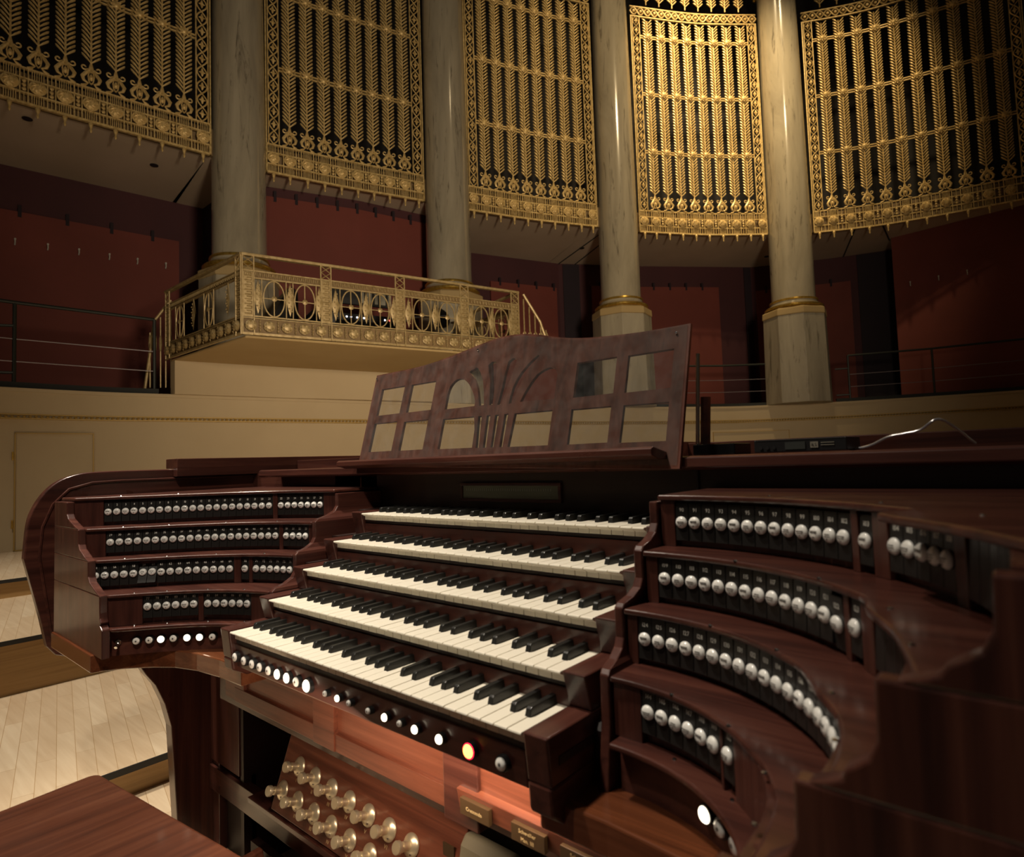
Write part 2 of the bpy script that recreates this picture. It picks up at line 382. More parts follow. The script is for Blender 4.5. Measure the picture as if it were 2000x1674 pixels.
# rear wall behind the columns (plum) with its soffit
ZS = 4.383
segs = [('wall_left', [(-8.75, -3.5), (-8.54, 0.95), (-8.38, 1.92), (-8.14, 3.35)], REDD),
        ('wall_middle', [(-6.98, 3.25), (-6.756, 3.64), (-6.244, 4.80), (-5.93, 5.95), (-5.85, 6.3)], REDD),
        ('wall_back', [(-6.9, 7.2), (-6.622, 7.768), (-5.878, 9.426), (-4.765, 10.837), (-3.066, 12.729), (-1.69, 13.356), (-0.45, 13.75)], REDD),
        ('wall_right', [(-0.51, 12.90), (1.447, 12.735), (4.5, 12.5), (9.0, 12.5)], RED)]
for nm, p, m in segs: structure(MB().wall(p, 1.19, ZS + 0.3, 0.12).build(nm, m))
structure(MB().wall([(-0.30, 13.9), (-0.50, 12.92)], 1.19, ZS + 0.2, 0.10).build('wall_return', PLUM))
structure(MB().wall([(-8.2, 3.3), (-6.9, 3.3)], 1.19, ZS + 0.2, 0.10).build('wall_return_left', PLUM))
# screens' plan line
PP = [[(-6.80, -1.2), (-6.664, 0.651), (-6.539, 1.538), (-6.342, 2.668)],
      [(-6.265, 3.351), (-5.907, 4.391), (-5.469, 5.457)],
      [(-5.227, 6.152), (-4.753, 7.179), (-4.147, 8.233)],
      [(-3.745, 8.976), (-2.952, 9.997), (-2.129, 10.806)],
      [(-1.487, 11.356), (-0.36, 11.892), (1.448, 12.305), (2.0, 12.37)]]
PP = [smoothpath(p, 8) for p in PP]
full = [pt for p in PP for pt in p]
# soffit slab: from just behind the screens to the rear
v = []; f = []
inner = offset(full, 0.15); outer = offset(full, 3.2)
n = len(full)
for z in (ZS, ZS + 0.10): v += [(x, y, z) for x, y in inner] + [(x, y, z) for x, y in outer]
for i in range(n - 1):
    f += [(i, i + 1, n + i + 1, n + i), (2 * n + i, 3 * n + i, 3 * n + i + 1, 2 * n + i + 1), (i + 1, i, 2 * n + i, 2 * n + i + 1)]
f += [(0, n, 3 * n, 2 * n), (n - 1, 3 * n - 1, 4 * n - 1, 2 * n - 1)]
structure(MB().add(v, f).build('ceiling', SOFFIT))
structure(MB().wall(offset(full, 0.10), ZS - 0.002, 4.73, 0.06).build('trim_13', RAILB))
structure(MB().wall(offset(full, 1.1), ZS + 0.1, 10.5, 0.1).build('wall_chamber', CHAMB))
# soffit seams
for k, (a, b) in enumerate((((-6.45, 3.0), (-8.3, 3.45)), ((-4.1, 8.5), (-6.0, 9.5)), ((-4.0, 8.7), (-5.8, 9.8)), ((-1.9, 11.1), (-2.9, 13.2)), ((-1.7, 11.25), (-2.5, 13.3)), ((-0.9, 11.8), (-1.5, 13.6)), ((-0.5, 12.0), (-0.55, 13.0)))):
    structure(MB().tube([(a[0], a[1], ZS - 0.004), (b[0], b[1], ZS - 0.004)], 0.013, 4).build('trim_%d' % (14 + k), CARPET))
# the far sides of the hall that close the view round the stage
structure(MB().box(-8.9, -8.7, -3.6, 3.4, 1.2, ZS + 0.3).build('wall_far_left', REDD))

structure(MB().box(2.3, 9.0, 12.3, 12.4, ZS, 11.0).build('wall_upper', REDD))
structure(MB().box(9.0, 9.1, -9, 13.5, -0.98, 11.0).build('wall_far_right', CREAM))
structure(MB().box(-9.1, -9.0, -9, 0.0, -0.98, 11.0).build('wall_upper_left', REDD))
# red acoustic panels with toothed tops on the rear wall
def redpanel(path, z0, z1, label, teeth=0.42, m=RED, proud=0.06):
    p = offset(path, -proud); o = MB().wall(p, z0, z1, proud - 0.004)
    L = plen(p); d = teeth * 0.5
    t = thing('wall_panel', (*p[len(p) // 2], z0), label, 'wall panel', 'red panels on the rear wall')
    o.build('panel_face', m, t)
    while d < L - 0.05:
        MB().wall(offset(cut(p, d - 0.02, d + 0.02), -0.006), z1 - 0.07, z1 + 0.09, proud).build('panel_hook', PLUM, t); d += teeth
    return t
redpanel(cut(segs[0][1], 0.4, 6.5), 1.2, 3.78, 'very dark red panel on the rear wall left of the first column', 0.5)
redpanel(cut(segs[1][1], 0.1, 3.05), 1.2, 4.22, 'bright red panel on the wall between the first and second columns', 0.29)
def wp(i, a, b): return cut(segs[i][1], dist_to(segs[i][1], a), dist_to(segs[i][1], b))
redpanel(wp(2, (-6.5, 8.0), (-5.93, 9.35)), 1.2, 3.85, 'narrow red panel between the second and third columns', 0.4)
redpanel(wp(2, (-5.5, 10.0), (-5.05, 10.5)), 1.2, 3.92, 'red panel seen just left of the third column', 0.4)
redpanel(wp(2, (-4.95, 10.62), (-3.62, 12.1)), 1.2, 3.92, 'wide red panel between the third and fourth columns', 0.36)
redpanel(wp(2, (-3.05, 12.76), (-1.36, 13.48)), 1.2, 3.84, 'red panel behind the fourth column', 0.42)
for k, (a, b) in enumerate((((-5.83, 9.50), (-5.62, 9.78)), ((-3.22, 12.56), (-3.12, 12.68)), ((-1.22, 13.5), (-0.5, 13.74)))):
    p = offset(wp(2, a, b), -0.03)
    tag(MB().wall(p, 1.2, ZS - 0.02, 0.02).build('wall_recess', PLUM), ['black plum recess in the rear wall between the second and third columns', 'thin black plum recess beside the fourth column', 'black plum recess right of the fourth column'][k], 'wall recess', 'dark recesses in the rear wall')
# little coat hooks in a row on the left wall, and three on the right
HK = MB().lathe([(0.006, 0), (0.008, 0.03), (0.013, 0.05), (0.004, 0.056)], (0, 0, 0), (1, 0, 0), 10).tube([(0.045, 0, 0), (0.05, 0, -0.05), (0.03, 0, -0.075)], 0.008, 6).build('wall_hook', mat('pale_hook', (0.55, 0.53, 0.48), 0.4), local=True, smooth=True)
for k, y in enumerate((1.09, 1.42, 1.75, 2.09, 2.42, 2.77)):
    o = HK if k == 0 else inst(HK)
    xx = -8.50 + (y - 0.95) * 0.17 + 0.02
    o.location = (xx, y, 3.40 + ZO); tag(o, ['leftmost small pale hook in the row on the dark red left wall', 'second hook from the left on the dark red left wall', 'third hook from the left on the dark red left wall', 'fourth hook from the left on the dark red left wall', 'fifth hook from the left on the dark red left wall', 'last hook of the row on the left wall, nearest the first column'][k], 'hook', 'hooks on the left wall')
for k, x in enumerate((-0.24, 0.20, 0.62)):
    o = inst(HK); o.location = (x, 12.86 - (x + 0.3) * 0.085, 3.45 + ZO); o.rotation_euler = (0, 0, -PI / 2)
    tag(o, ['left one of three small pale hooks right of the fourth column', 'middle one of three small pale hooks right of the fourth column', 'right one of three small pale hooks right of the fourth column'][k], 'hook', 'hooks on the right wall')
for k, (x, y) in enumerate(((-7.05, 0.95), (-7.2, 2.3), (-5.0, 9.0), (-2.6, 12.2))):
    tag(MB().lathe([(0.05, 0), (0.05, 0.006), (0.02, 0.012)], (x, y, ZS - 0.012), (0, 0, 1), 14).build('ceiling_spot', EQUIP, smooth=True), ['small dark downlight in the soffit at the far left', 'small dark downlight in the soffit left of the first column', 'small dark downlight in the soffit behind the third column', 'small dark downlight in the soffit behind the fourth column'][k], 'downlight')

# ------------------------------------------------------------------ marble columns
ordn = ['leftmost', 'second', 'third', 'fourth and rightmost']
for k, (x, y, r) in enumerate(((-6.385, 3.04, 0.322), (-5.328, 5.792, 0.333), (-3.976, 8.607, 0.333), (-1.828, 11.05, 0.357))):
    t = thing('marble_column', (x, y, 1.2), 'grey veined marble column, %s of the four, on a tall eight-sided pedestal' % ordn[k], 'column', 'marble columns along the gallery')
    prof = [(r * 1.03, 3.06)] + [(r * (1.03 - 0.10 * (i / 12) ** 1.3), 3.06 + i * 0.49) for i in range(1, 13)]
    MB().lathe(prof, (x, y, 0), n=48).build('shaft', MARBLE, t, smooth=True)
    b = MB(); k_ = r / 0.35
    pr = [(0.365, 3.075), (0.395, 3.065), (0.40, 3.045), (0.385, 3.03)]
    b.lathe([(a * k_, z) for a, z in pr], (x, y, 0), n=48)
    pr = [(0.46 * k_, 2.955), (0.485 * k_, 2.935), (0.485 * k_, 2.915), (0.46 * k_, 2.895)]
    b.lathe(pr, (x, y, 0), n=48); b.build('gilded_torus', GILT2, t, smooth=True)
    MB().lathe([(0.385 * k_, 3.032), (0.39 * k_, 3.0), (0.43 * k_, 2.97), (0.465 * k_, 2.952)], (x, y, 0), n=48).build('base_moulding', MARBLE, t, smooth=True)
    MB().lathe([(0.47 * k_, 2.896), (0.54 * k_, 2.86), (0.545 * k_, 2.752), (0.52 * k_, 2.745)], (x, y, 0), n=8, start=PI / 8 + 0.15).build('pedestal_cap', CREAM2, t, bevel=0.01)
    MB().lathe([(0.555 * k_, 1.2), (0.53 * k_, 2.75)], (x, y, 0), n=8, start=PI / 8 + 0.15).build('pedestal', MARBLEP, t, bevel=0.01)
    c = MB().lathe([(r * 0.93, 8.93), (r * 1.05, 8.96), (r * 1.05, 9.0), (r * 0.98, 9.02), (r * 1.15, 9.25), (r * 1.5, 9.6), (r * 1.55, 9.75)], (x, y, 0), n=40)
    for q in range(12):
        an = q * PI / 6; c.lathe([(0.01, -0.05), (0.05, -0.02), (0.055, 0.02), (0.02, 0.05)], (x + math.cos(an) * r * 1.02, y + math.sin(an) * r * 1.02, 9.0), (math.cos(an), math.sin(an), 0), 10)
    c.build('capital', GILT2, t, smooth=True)

# ------------------------------------------------------------------ gilded organ screens
def leafpair(m, z, w=0.089, h=0.085):
    for sx in (-1, 1):
        m.tube([(sx * 0.004, -0.004, z), (sx * w * 0.5, -0.022, z + h * 0.42), (sx * w * 0.88, -0.012, z + h * 0.86), (sx * w, 0.004, z + h * 1.12)], [0.006, 0.0118, 0.0128, 0.005], 5)
STEM = MB(); z = 0.0
while z < 3.20: leafpair(STEM, z); z += 0.054
STEM.tube([(0, 0, -0.12), (0, -0.004, 3.24)], 0.011, 6)
UPST = MB(); z = 0.0
while z < 1.2: leafpair(UPST, z); z += 0.054
UPST.tube([(0, 0, -0.06), (0, 0, 1.3)], 0.011, 6)
def scroll(cx, cz, r0, a0, a1, r1, sx, n=12):
    return [(sx * (cx + (r0 + (r1 - r0) * i / n) * math.cos(a0 + (a1 - a0) * i / n)), -0.006, cz + (r0 + (r1 - r0) * i / n) * math.sin(a0 + (a1 - a0) * i / n)) for i in range(n + 1)]
FOOT = MB()
for sx in (-1, 1):
    FOOT.tube([(sx * 0.004, 0, 0.27), (sx * 0.015, 0, 0.205), (sx * 0.05, -0.01, 0.15), (sx * 0.083, -0.012, 0.10), (sx * 0.07, -0.012, 0.055), (sx * 0.03, -0.008, 0.035), (sx * 0.055, 0, 0.012), (sx * 0.095, 0, 0.0)], [0.009, 0.013, 0.02, 0.022, 0.017, 0.012, 0.014, 0.010], 6)
    FOOT.tube([(sx * 0.01, 0, 0.17)] + scroll(0.066, 0.215, 0.032, -PI * 0.9, PI * 0.95, 0.014, sx), 0.0085, 6)
    FOOT.tube([(sx * 0.015, 0, 0.20), (sx * 0.028, -0.006, 0.12), (sx * 0.02, -0.006, 0.06), (0, -0.006, 0.03)], 0.008, 5)
FOOT.lathe([(0.004, -0.03), (0.022, -0.01), (0.026, 0.01), (0.006, 0.05)], (0, -0.01, 0.095), (0, 0, 1), 10)
FIN = MB().lathe([(0.005, -0.125), (0.015, -0.10), (0.008, -0.08), (0.02, -0.045), (0.024, -0.02), (0.01, 0.0)], n=10)
ROSE = MB().lathe([(0.045, 0.0), (0.048, 0.012), (0.036, 0.026), (0.016, 0.034)], (0, -0.02, 0), (0, -1, 0), 14)
for q in range(8):
    an = q * PI / 4; ROSE.lathe([(0.004, 0), (0.015, 0.006), (0.008, 0.014)], (math.cos(an) * 0.05, -0.028, math.sin(an) * 0.05), (0, -1, 0), 7)
MEDAL = MB().lathe([(0.075, 0), (0.078, 0.010), (0.062, 0.012), (0.055, 0.024), (0.02, 0.034)], (0, -0.004, 0), (0, -1, 0), 20)
for q in range(10):
    an = q * PI / 5; MEDAL.tube([(math.cos(an) * 0.022, -0.034, math.sin(an) * 0.022), (math.cos(an + 0.5) * 0.045, -0.036, math.sin(an + 0.5) * 0.045), (math.cos(an + 0.7) * 0.062, -0.02, math.sin(an + 0.7) * 0.062)], 0.007, 5)
protos = {}
def proto(key, mb, m, sm=50):
    if key not in protos:
        o = mb.build(key, m, local=True, smooth=sm); C.objects.unlink(o); protos[key] = o
    return protos[key]
SCREENS = [(0, 10, 1.15, 2, 'far left organ screen, dim gilded wheat-ear bars left of the first column'),
           (1, 8, 0.0, 3, 'gilded organ screen between the first and second columns'),
           (2, 8, 0.0, 4, 'gilded organ screen between the second and third columns'),
           (3, 8, 0.0, 4, 'brightest gilded organ screen, between the third and fourth columns'),
           (4, 10, 0.0, 4, 'curved gilded organ screen right of the fourth column, fading into shade')]
BARZ = (5.82, 6.895, 7.97, 9.05)
for (pi, ns, d_start, nb, lab) in SCREENS:
    path = cut(PP[pi], d_start, plen(PP[pi]) - (0.38 if pi == 4 else 0)) if d_start or pi == 4 else PP[pi]
    L = plen(path); x0, y0, _ = at_len(path, L / 2)
    t = thing('organ_screen', (x0, y0, 4.335), lab, 'ornamental screen', 'gilded screens in front of the organ')
    bw = 0.19
    # bottom band
    fr = MB()
    for a, b in ((4.335, 4.362), (4.455, 4.473), (4.612, 4.630), (4.725, 4.745)): fr.wall(path, a, b, 0.035)
    if pi >= 2: top = (8.34, 8.54)
    else: top = (8.34, 8.54)
    inner0, inner1 = bw, L - bw
    sp = (inner1 - inner0) / ns
    pos = [inner0 + sp * (i + 0.5) for i in range(ns)]
    for i in range(-1, ns + 1):
        c = inner0 + sp * (i + 0.5)
        for off in (-0.083, -0.05, -0.03, -0.01, 0.01, 0.03, 0.05, 0.083, 0.083 + (sp - 0.166) / 2):
            dd = c + off
            if dd < 0.004 or dd > L - 0.004: continue
            x, y, th = at_len(path, dd); hw = 0.006 if abs(abs(off) - 0.083) < 1e-6 else 0.0035
            for za, zb in ((4.362, 4.455), (4.630, 4.725)):
                q = [(x - math.cos(th) * hw, y - math.sin(th) * hw), (x + math.cos(th) * hw, y + math.sin(th) * hw)]
                fr.wall(q, za, zb, 0.02)
            if hw > 0.005:
                fr.wall([(x - math.cos(th) * hw, y - math.sin(th) * hw), (x + math.cos(th) * hw, y + math.sin(th) * hw)], 4.473, 4.612, 0.02)
    for dd in (0.008, L - 0.008):
        fr.wall(cut(path, dd - 0.008, dd + 0.008), 4.335, 8.34, 0.03)
    fr.build('bottom_band', GILT, t)
    # side border strips of interlaced ovals
    for side in (0, 1):
        c = bw * 0.5 + 0.008 if side == 0 else L - bw * 0.5 - 0.008
        x, y, th = at_len(path, c); hw = bw * 0.36
        m = MB()
        for s_ in (-1, 1): m.tube([(s_ * hw, 0, 4.745), (s_ * hw, 0, 8.34)], 0.009, 5)
        nseg = 20; hh = (8.34 - 4.745) / nseg
        for s_ in (-1, 1):
            m.tube([(s_ * hw * 0.86 * math.sin(PI * (j / 6.0)), -0.006 * s_, 4.745 + hh * j / 6.0) for j in range(nseg * 6 + 1)], 0.009, 4)
        for j in range(nseg):
            zc = 4.745 + hh * (j + 0.5)
            m.lathe([(0.006, -0.05), (0.020, -0.012), (0.020, 0.012), (0.006, 0.05)], (0, -0.008, zc), (0, 0, 1), 6)
            m.lathe([(0.006, -0.035), (0.014, 0), (0.006, 0.035)], (0, -0.008, zc), (1, 0, 0), 6)
        o = m.build('border_strip', GILT, local=True, smooth=50); place(o, t, (x, y, 0), th)
    # crossbars with rosettes
    for zb in BARZ[:nb]:
        m = MB()
        ip = cut(path, inner0 - 0.012, inner1 + 0.012)
        if pi < 3 or zb < 8.5:
            m.wall(ip, zb - 0.030, zb - 0.014, 0.02).wall(ip, zb + 0.012, zb + 0.028, 0.02)
            o = m.build('crossbar', GILT, t)
            for i in range(ns):
                x, y, th = at_len(path, pos[i]); rr = inst(proto('rosette', ROSE, GILT), o); place(rr, o, (x, y, zb), th); rr.name = 'rosette'
    # guilloche band over the panels
    m = MB()
    for a, b in ((8.34, 8.36), (8.52, 8.54)): m.wall(path, a, b, 0.03)
    nn = int(L / 0.13)
    for s_ in (-1, 1):
        pts = []
        for j in range(nn * 6 + 1):
            x, y, th = at_len(path, L * j / (nn * 6)); pts.append((x, y, 8.44 + s_ * 0.065 * math.sin(PI * j / 6)))
        m.tube(pts, 0.014, 5)
    for j in range(nn):
        x, y, th = at_len(path, L * (j + 0.5) / nn); m.lathe([(0.03, 0), (0.02, 0.02)], (x, y, 8.44), (math.sin(th), -math.cos(th), 0), 8)
    m.build('guilloche_band', GILT, t, smooth=50)
    for i in range(ns):
        x, y, th = at_len(path, pos[i])
        s_ = inst(proto('stem', STEM, GILT), t); place(s_, t, (x, y, 5.03), th); s_.name = 'stem'
        f_ = inst(proto('stem_foot', FOOT, GILT), t); place(f_, t, (x, y, 4.745), th); f_.name = 'stem_foot'
        n_ = inst(proto('drop_finial', FIN, GILT), t); place(n_, t, (x, y, 4.337), th); n_.name = 'drop_finial'
        e_ = inst(proto('medallion', MEDAL, GILT), t); place(e_, t, (x, y, 4.542), th); e_.name = 'medallion'
        if pi >= 2:
            u_ = inst(proto('upper_stem', UPST, GILT), t); place(u_, t, (x, y, 8.64), th); u_.name = 'upper_stem'
    for dd in (bw * 0.5, L - bw * 0.5):
        x, y, th = at_len(path, dd)
        e_ = inst(proto('medallion', MEDAL, GILT), t); place(e_, t, (x, y, 4.542), th); e_.name = 'medallion'
        n_ = inst(proto('drop_finial', FIN, GILT), t); place(n_, t, (x, y, 4.337), th); n_.name = 'drop_finial'
    # small square ornaments between the medallions
    for i in range(ns - 1):
        so = MB()
        x, y, th = at_len(path, (pos[i] + pos[i + 1]) / 2)
        for dz in (-0.045, 0, 0.045):
            so.lathe([(0.018, 0), (0.020, 0.008), (0.006, 0.016)], (x, y, 4.542 + dz), (math.sin(th), -math.cos(th), 0), 8)
        so.tube([(x, y, 4.48), (x, y, 4.605)], 0.006, 5).build('band_ornament', GILT, t)

# ------------------------------------------------------------------ balcony with its railing
A_ = (-5.95, 1.985); B_ = (-4.17, 2.005); D_ = (-3.25, 4.93)
zb0, zb1 = 1.575, 2.3675
E_ = (-4.75, 5.35)
slab = MB().prism([(-5.90, 2.03), (-4.19, 2.05), (-3.29, 4.91), (-4.66, 5.26), (-5.72, 3.65)], 'z', 1.575, 1.60)
bal = thing('balcony', (-4.6, 3.4, 1.44), 'cream projecting balcony carrying the gilded railing before the left columns', 'balcony')
slab.build('slab', CREAM2, bal, bevel=0.01)
MB().prism([(-5.92, 2.03), (-5.80, 2.03), (-5.52, 3.2), (-4.93, 5.1), (-5.05, 5.12), (-5.64, 3.25)], 'z', 1.203, 1.576).build('base_wall', CREAM, bal)
rl = thing('balcony_railing', (B_[0], B_[1], 1.5), 'gold and cream wrought railing with ovals and lozenges around the balcony', 'railing')
LOZ = MB()
def ellipse(m, w_, h_, cz, r, y=0, n=24): m.tube([(w_ * math.cos(2 * PI * i / n), y, cz + h_ * math.sin(2 * PI * i / n)) for i in range(n)], r, 5, closed=True)
LOZ.tube([(0, 0, 2.13), (0.050, 0, 1.96), (0, 0, 1.785), (-0.050, 0, 1.96)], 0.006, 5, closed=True)
LOZ.add([(0, -0.020, 1.96), (0, -0.004, 2.115), (0.040, -0.004, 1.96), (0, -0.004, 1.80), (-0.040, -0.004, 1.96)], [(0, 1, 2), (0, 2, 3), (0, 3, 4), (0, 4, 1)])
for q in range(9): LOZ.lathe([(0.009, 0), (0.005, 0.006)], ((-1) ** q * 0.010, -0.016, 1.85 + q * 0.028), (0, -1, 0), 6)
OVA = MB(); ellipse(OVA, 0.096, 0.172, 1.957, 0.0075)
OVA.tube([(0, 0, 1.785), (0, 0, 2.13)], 0.006, 5).tube([(-0.11, 0, 1.957), (0.11, 0, 1.957)], 0.005, 5)
OVA.lathe([(0.022, 0), (0.026, 0.008), (0.010, 0.016)], (0, -0.002, 1.957), (0, -1, 0), 12)
RROS = MB().lathe([(0.050, 0), (0.052, 0.008), (0.035, 0.014), (0.030, 0.026), (0.010, 0.030)], (0, -0.002, 0), (0, -1, 0), 14)
for q in range(6):
    an = q * PI / 3; RROS.lathe([(0.006, 0), (0.016, 0.008), (0.006, 0.016)], (math.cos(an) * 0.036, -0.014, math.sin(an) * 0.036), (0, -1, 0), 7)
POST = MB()
for s_ in (-1, 1): POST.tube([(s_ * 0.05, 0, 1.60), (s_ * 0.05, 0, 2.35)], 0.008, 5)
POST.box(-0.05, 0.05, 0.004, 0.012, 1.77, 2.20)
for j in range(9):
    zz = 1.80 + j * 0.045; POST.tube([(-0.03, -0.003, zz), (0.03, -0.003, zz), (0.03, -0.003, zz + 0.025), (-0.012, -0.003, zz + 0.025)], 0.005, 4)
POST.tube([(-0.045, 0, 2.215), (0.045, 0, 2.28), (-0.045, 0, 2.345)], 0.006, 4).tube([(0.045, 0, 2.215), (-0.045, 0, 2.28), (0.045, 0, 2.345)], 0.006, 4)
def rail_run(P, Q, posts, items):
    path = [P, Q]; L = plen(path); th = math.atan2(Q[1] - P[1], Q[0] - P[0])
    MB().wall(offset(path, -0.012), 2.345, 2.372, 0.05).build('handrail', RAILG, rl, bevel=0.005)
    b = MB()
    for a_, c_ in ((2.202, 2.214), (2.135, 2.147), (1.772, 1.784), (1.755, 1.763), (1.600, 1.622)): b.wall(path, a_, c_, 0.022)
    MB().wall(offset(path, 0.014), 2.147, 2.202, 0.006).build('frieze_backing', RAILD, rl)
    MB().wall(offset(path, 0.016), 1.622, 1.755, 0.004).build('base_backing', RAILD, rl)
    dd = 0.03
    while dd < L - 0.03:   # fret pattern of the frieze
        x, y, _ = at_len(path, dd)
        b.tube([(x, y, 2.158), (x, y, 2.192), (x + math.cos(th) * 0.02, y + math.sin(th) * 0.02, 2.192), (x + math.cos(th) * 0.02, y + math.sin(th) * 0.02, 2.166)], 0.0045, 4); dd += 0.038
    b.build('rail_frame', RAILG, rl)
    for d_ in posts:
        x, y, _ = at_len(path, d_); o = inst(proto('post', POST, RAILG), rl); place(o, rl, (x, y, 0), th); o.name = 'post'
    for kind, d_ in items:
        x, y, _ = at_len(path, d_)
        o = inst(proto('lozenge' if kind == 'L' else 'oval', LOZ if kind == 'L' else OVA, RAILG), rl); place(o, rl, (x, y, 0), th); o.name = 'lozenge' if kind == 'L' else 'oval'
        if kind == 'O':
            for s_ in (-1, 1):
                xx, yy, _ = at_len(path, d_ + s_ * 0.110); MB().tube([(xx, yy, 1.784), (xx, yy, 2.14)], 0.006, 5).build('bar', RAILG, rl)
    nr = int(L / 0.155)
    for j in range(nr):
        x, y, _ = at_len(path, L * (j + 0.5) / nr); o = inst(proto('base_rosette', RROS, RAILG), rl); place(o, rl, (x, y, 1.688), th); o.name = 'base_rosette'
    for j in range(nr - 1):
        sm = MB()
        x, y, _ = at_len(path, L * (j + 1) / nr)
        for dz in (-0.04, -0.013, 0.013, 0.04): sm.lathe([(0.010, 0), (0.004, 0.012)], (x, y, 1.688 + dz), (math.sin(th), -math.cos(th), 0), 6)
        sm.tube([(x, y, 1.63), (x, y, 1.75)], 0.004, 4).build('beading', RAILG, rl)
Lf = plen([B_, D_])
pp = [0.06, 0.78, 1.56, 2.33, Lf - 0.06]
items = []
for a, b in zip(pp[:-1], pp[1:]):
    w_ = b - a
    u = (w_ - 0.10) / 5.0
    for k, f_ in enumerate((0.118, 0.318, 0.52, 0.712, 0.905)): items.append(('LOLOL'[k], a + w_ * f_))
rail_run(B_, D_, pp, items)
La = plen([A_, B_])
rail_run(A_, B_, [0.07, La - 0.06], [('O', 0.40), ('L', 0.75), ('O', 1.10), ('L', 1.52)])
Lr = plen([D_, E_]); rail_run(D_, E_, [0.06, Lr - 0.06], [('O', 0.35), ('L', 0.6), ('O', 0.85), ('L', 1.15)])
MB().lathe([(0.0, 0), (0.0, 0)], n=3) if False else None
# stair railings that run down behind the two ends of the balcony
for nm, pts, lab in (('a', [(-6.02, 2.07, 2.30), (-6.10, 1.93, 2.06), (-6.16, 1.85, 1.28)], 'dark end railing dropping from the balcony at its left corner'),
                     ('b', [(-3.22, 4.98, 2.34), (-3.12, 5.16, 2.02), (-3.06, 5.30, 1.60)], 'gold stair railing sloping down at the right end of the balcony')):
    t = thing('stair_railing', (pts[2][0], pts[2][1], pts[2][2]), lab, 'railing') if nm == 'a' else rl
    MB().tube(pts, 0.016, 8).build('stair_handrail', RAILG, t)
    q = MB()
    for k in range(5):
        f_ = k / 5; x = pts[0][0] + (pts[2][0] - pts[0][0]) * f_; y = pts[0][1] + (pts[2][1] - pts[0][1]) * f_
        q.tube([(x, y, 1.3 if nm == 'a' else 1.62), (x, y, 2.28 - 0.45 * f_)], 0.008, 5)
        q.tube([(x + 0.03 * math.cos(a), y, 1.8 + 0.09 * math.sin(a)) for a in [i * PI / 6 for i in range(12)]], 0.006, 4, closed=True)
    q.build('stair_balusters', RAILG, t)
# equipment standing on the balcony
t = thing('mixing_desk', (-4.85, 3.45, 1.62), 'dark mixing desk with small white and red lights behind the railing', 'mixing desk')
rz = math.radians(72)
def rbox(m, cx, cy, lx, ly, z0, z1, a=rz):
    c, s = math.cos(a), math.sin(a); P = [(cx + u * c - v_ * s, cy + u * s + v_ * c) for u, v_ in ((-lx, -ly), (lx, -ly), (lx, ly), (-lx, ly))]
    return m.prism(P, 'z', z0, z1)
m = MB(); rbox(m, -4.72, 3.62, 0.55, 0.28, 2.0, 2.09); m.build('console_body', EQUIP, t, bevel=0.01)
m = MB(); rbox(m, -4.62, 3.2, 0.03, 0.2, 1.62, 2.0); rbox(m, -4.5, 4.0, 0.03, 0.2, 1.62, 2.0); rbox(m, -4.68, 3.6, 0.5, 0.02, 1.62, 1.98); m.build('stand', EQUIP, t)
for k, (dx, mm_) in enumerate(((-0.17, LEDW), (-0.12, LEDW), (-0.05, LEDW), (0.03, LEDW), (0.28, LEDW), (0.34, LEDR))):
    cx = -4.72 + dx * math.cos(rz) + 0.285 * math.sin(rz); cy = 3.62 + dx * math.sin(rz) - 0.285 * math.cos(rz)
    MB().lathe([(0.010, 0), (0.008, 0.006), (0.002, 0.008)], (cx, cy, 2.045), (math.sin(rz), -math.cos(rz), 0), 10).build('indicator_light', mm_, t)
t = thing('keyboard_stand', (-5.0, 3.9, 2.02), 'pale grey slatted panel leaning above the mixing desk', 'panel')
m = MB(); rbox(m, -5.05, 3.95, 0.38, 0.02, 2.38, 2.56); m.build('dark_panel', EQUIP, t)
m = MB()
for k in range(5): rbox(m, -5.02 + (0.02 + k * 0.09) * math.cos(rz), 3.93 + (0.02 + k * 0.09) * math.sin(rz), 0.02 + 0.012 * (k % 2), 0.02, 2.40, 2.57)
m.build('slats', GREYP, t)
m = MB().prism([(2.62, 1.60), (2.92, 2.30), (3.05, 2.46), (3.12, 2.4), (3.14, 1.60)], 'x', -5.25, -5.10)
tag(m.build('monitor_wedge', EQUIP, bevel=0.01), 'black wedge shaped loudspeaker right of the first column', 'loudspeaker')
t = thing('desk_lamp', (-4.5, 4.25, 2.05), 'small silver gooseneck lamp beside the third railing post', 'lamp')
MB().tube([(-4.62, 4.25, 2.09), (-4.45, 4.25, 2.16), (-4.3, 4.45, 2.18), (-4.25, 4.7, 2.22)], 0.014, 6).build('arm', CHROME, t, smooth=True)
MB().lathe([(0.02, 0), (0.035, 0.05), (0.03, 0.08)], (-4.55, 4.15, 2.20), (0.3, -0.9, 0), 12).build('lamp_head', CHROME, t, smooth=True)
tag(MB().lathe([(0.12, -0.03), (0.15, 0), (0.12, 0.03)], (-4.45, 4.75, 2.24), (1, -0.3, 0.3), 20).build('headphones', EQUIP, smooth=True), 'black round object behind the railing left of the second column', 'equipment')

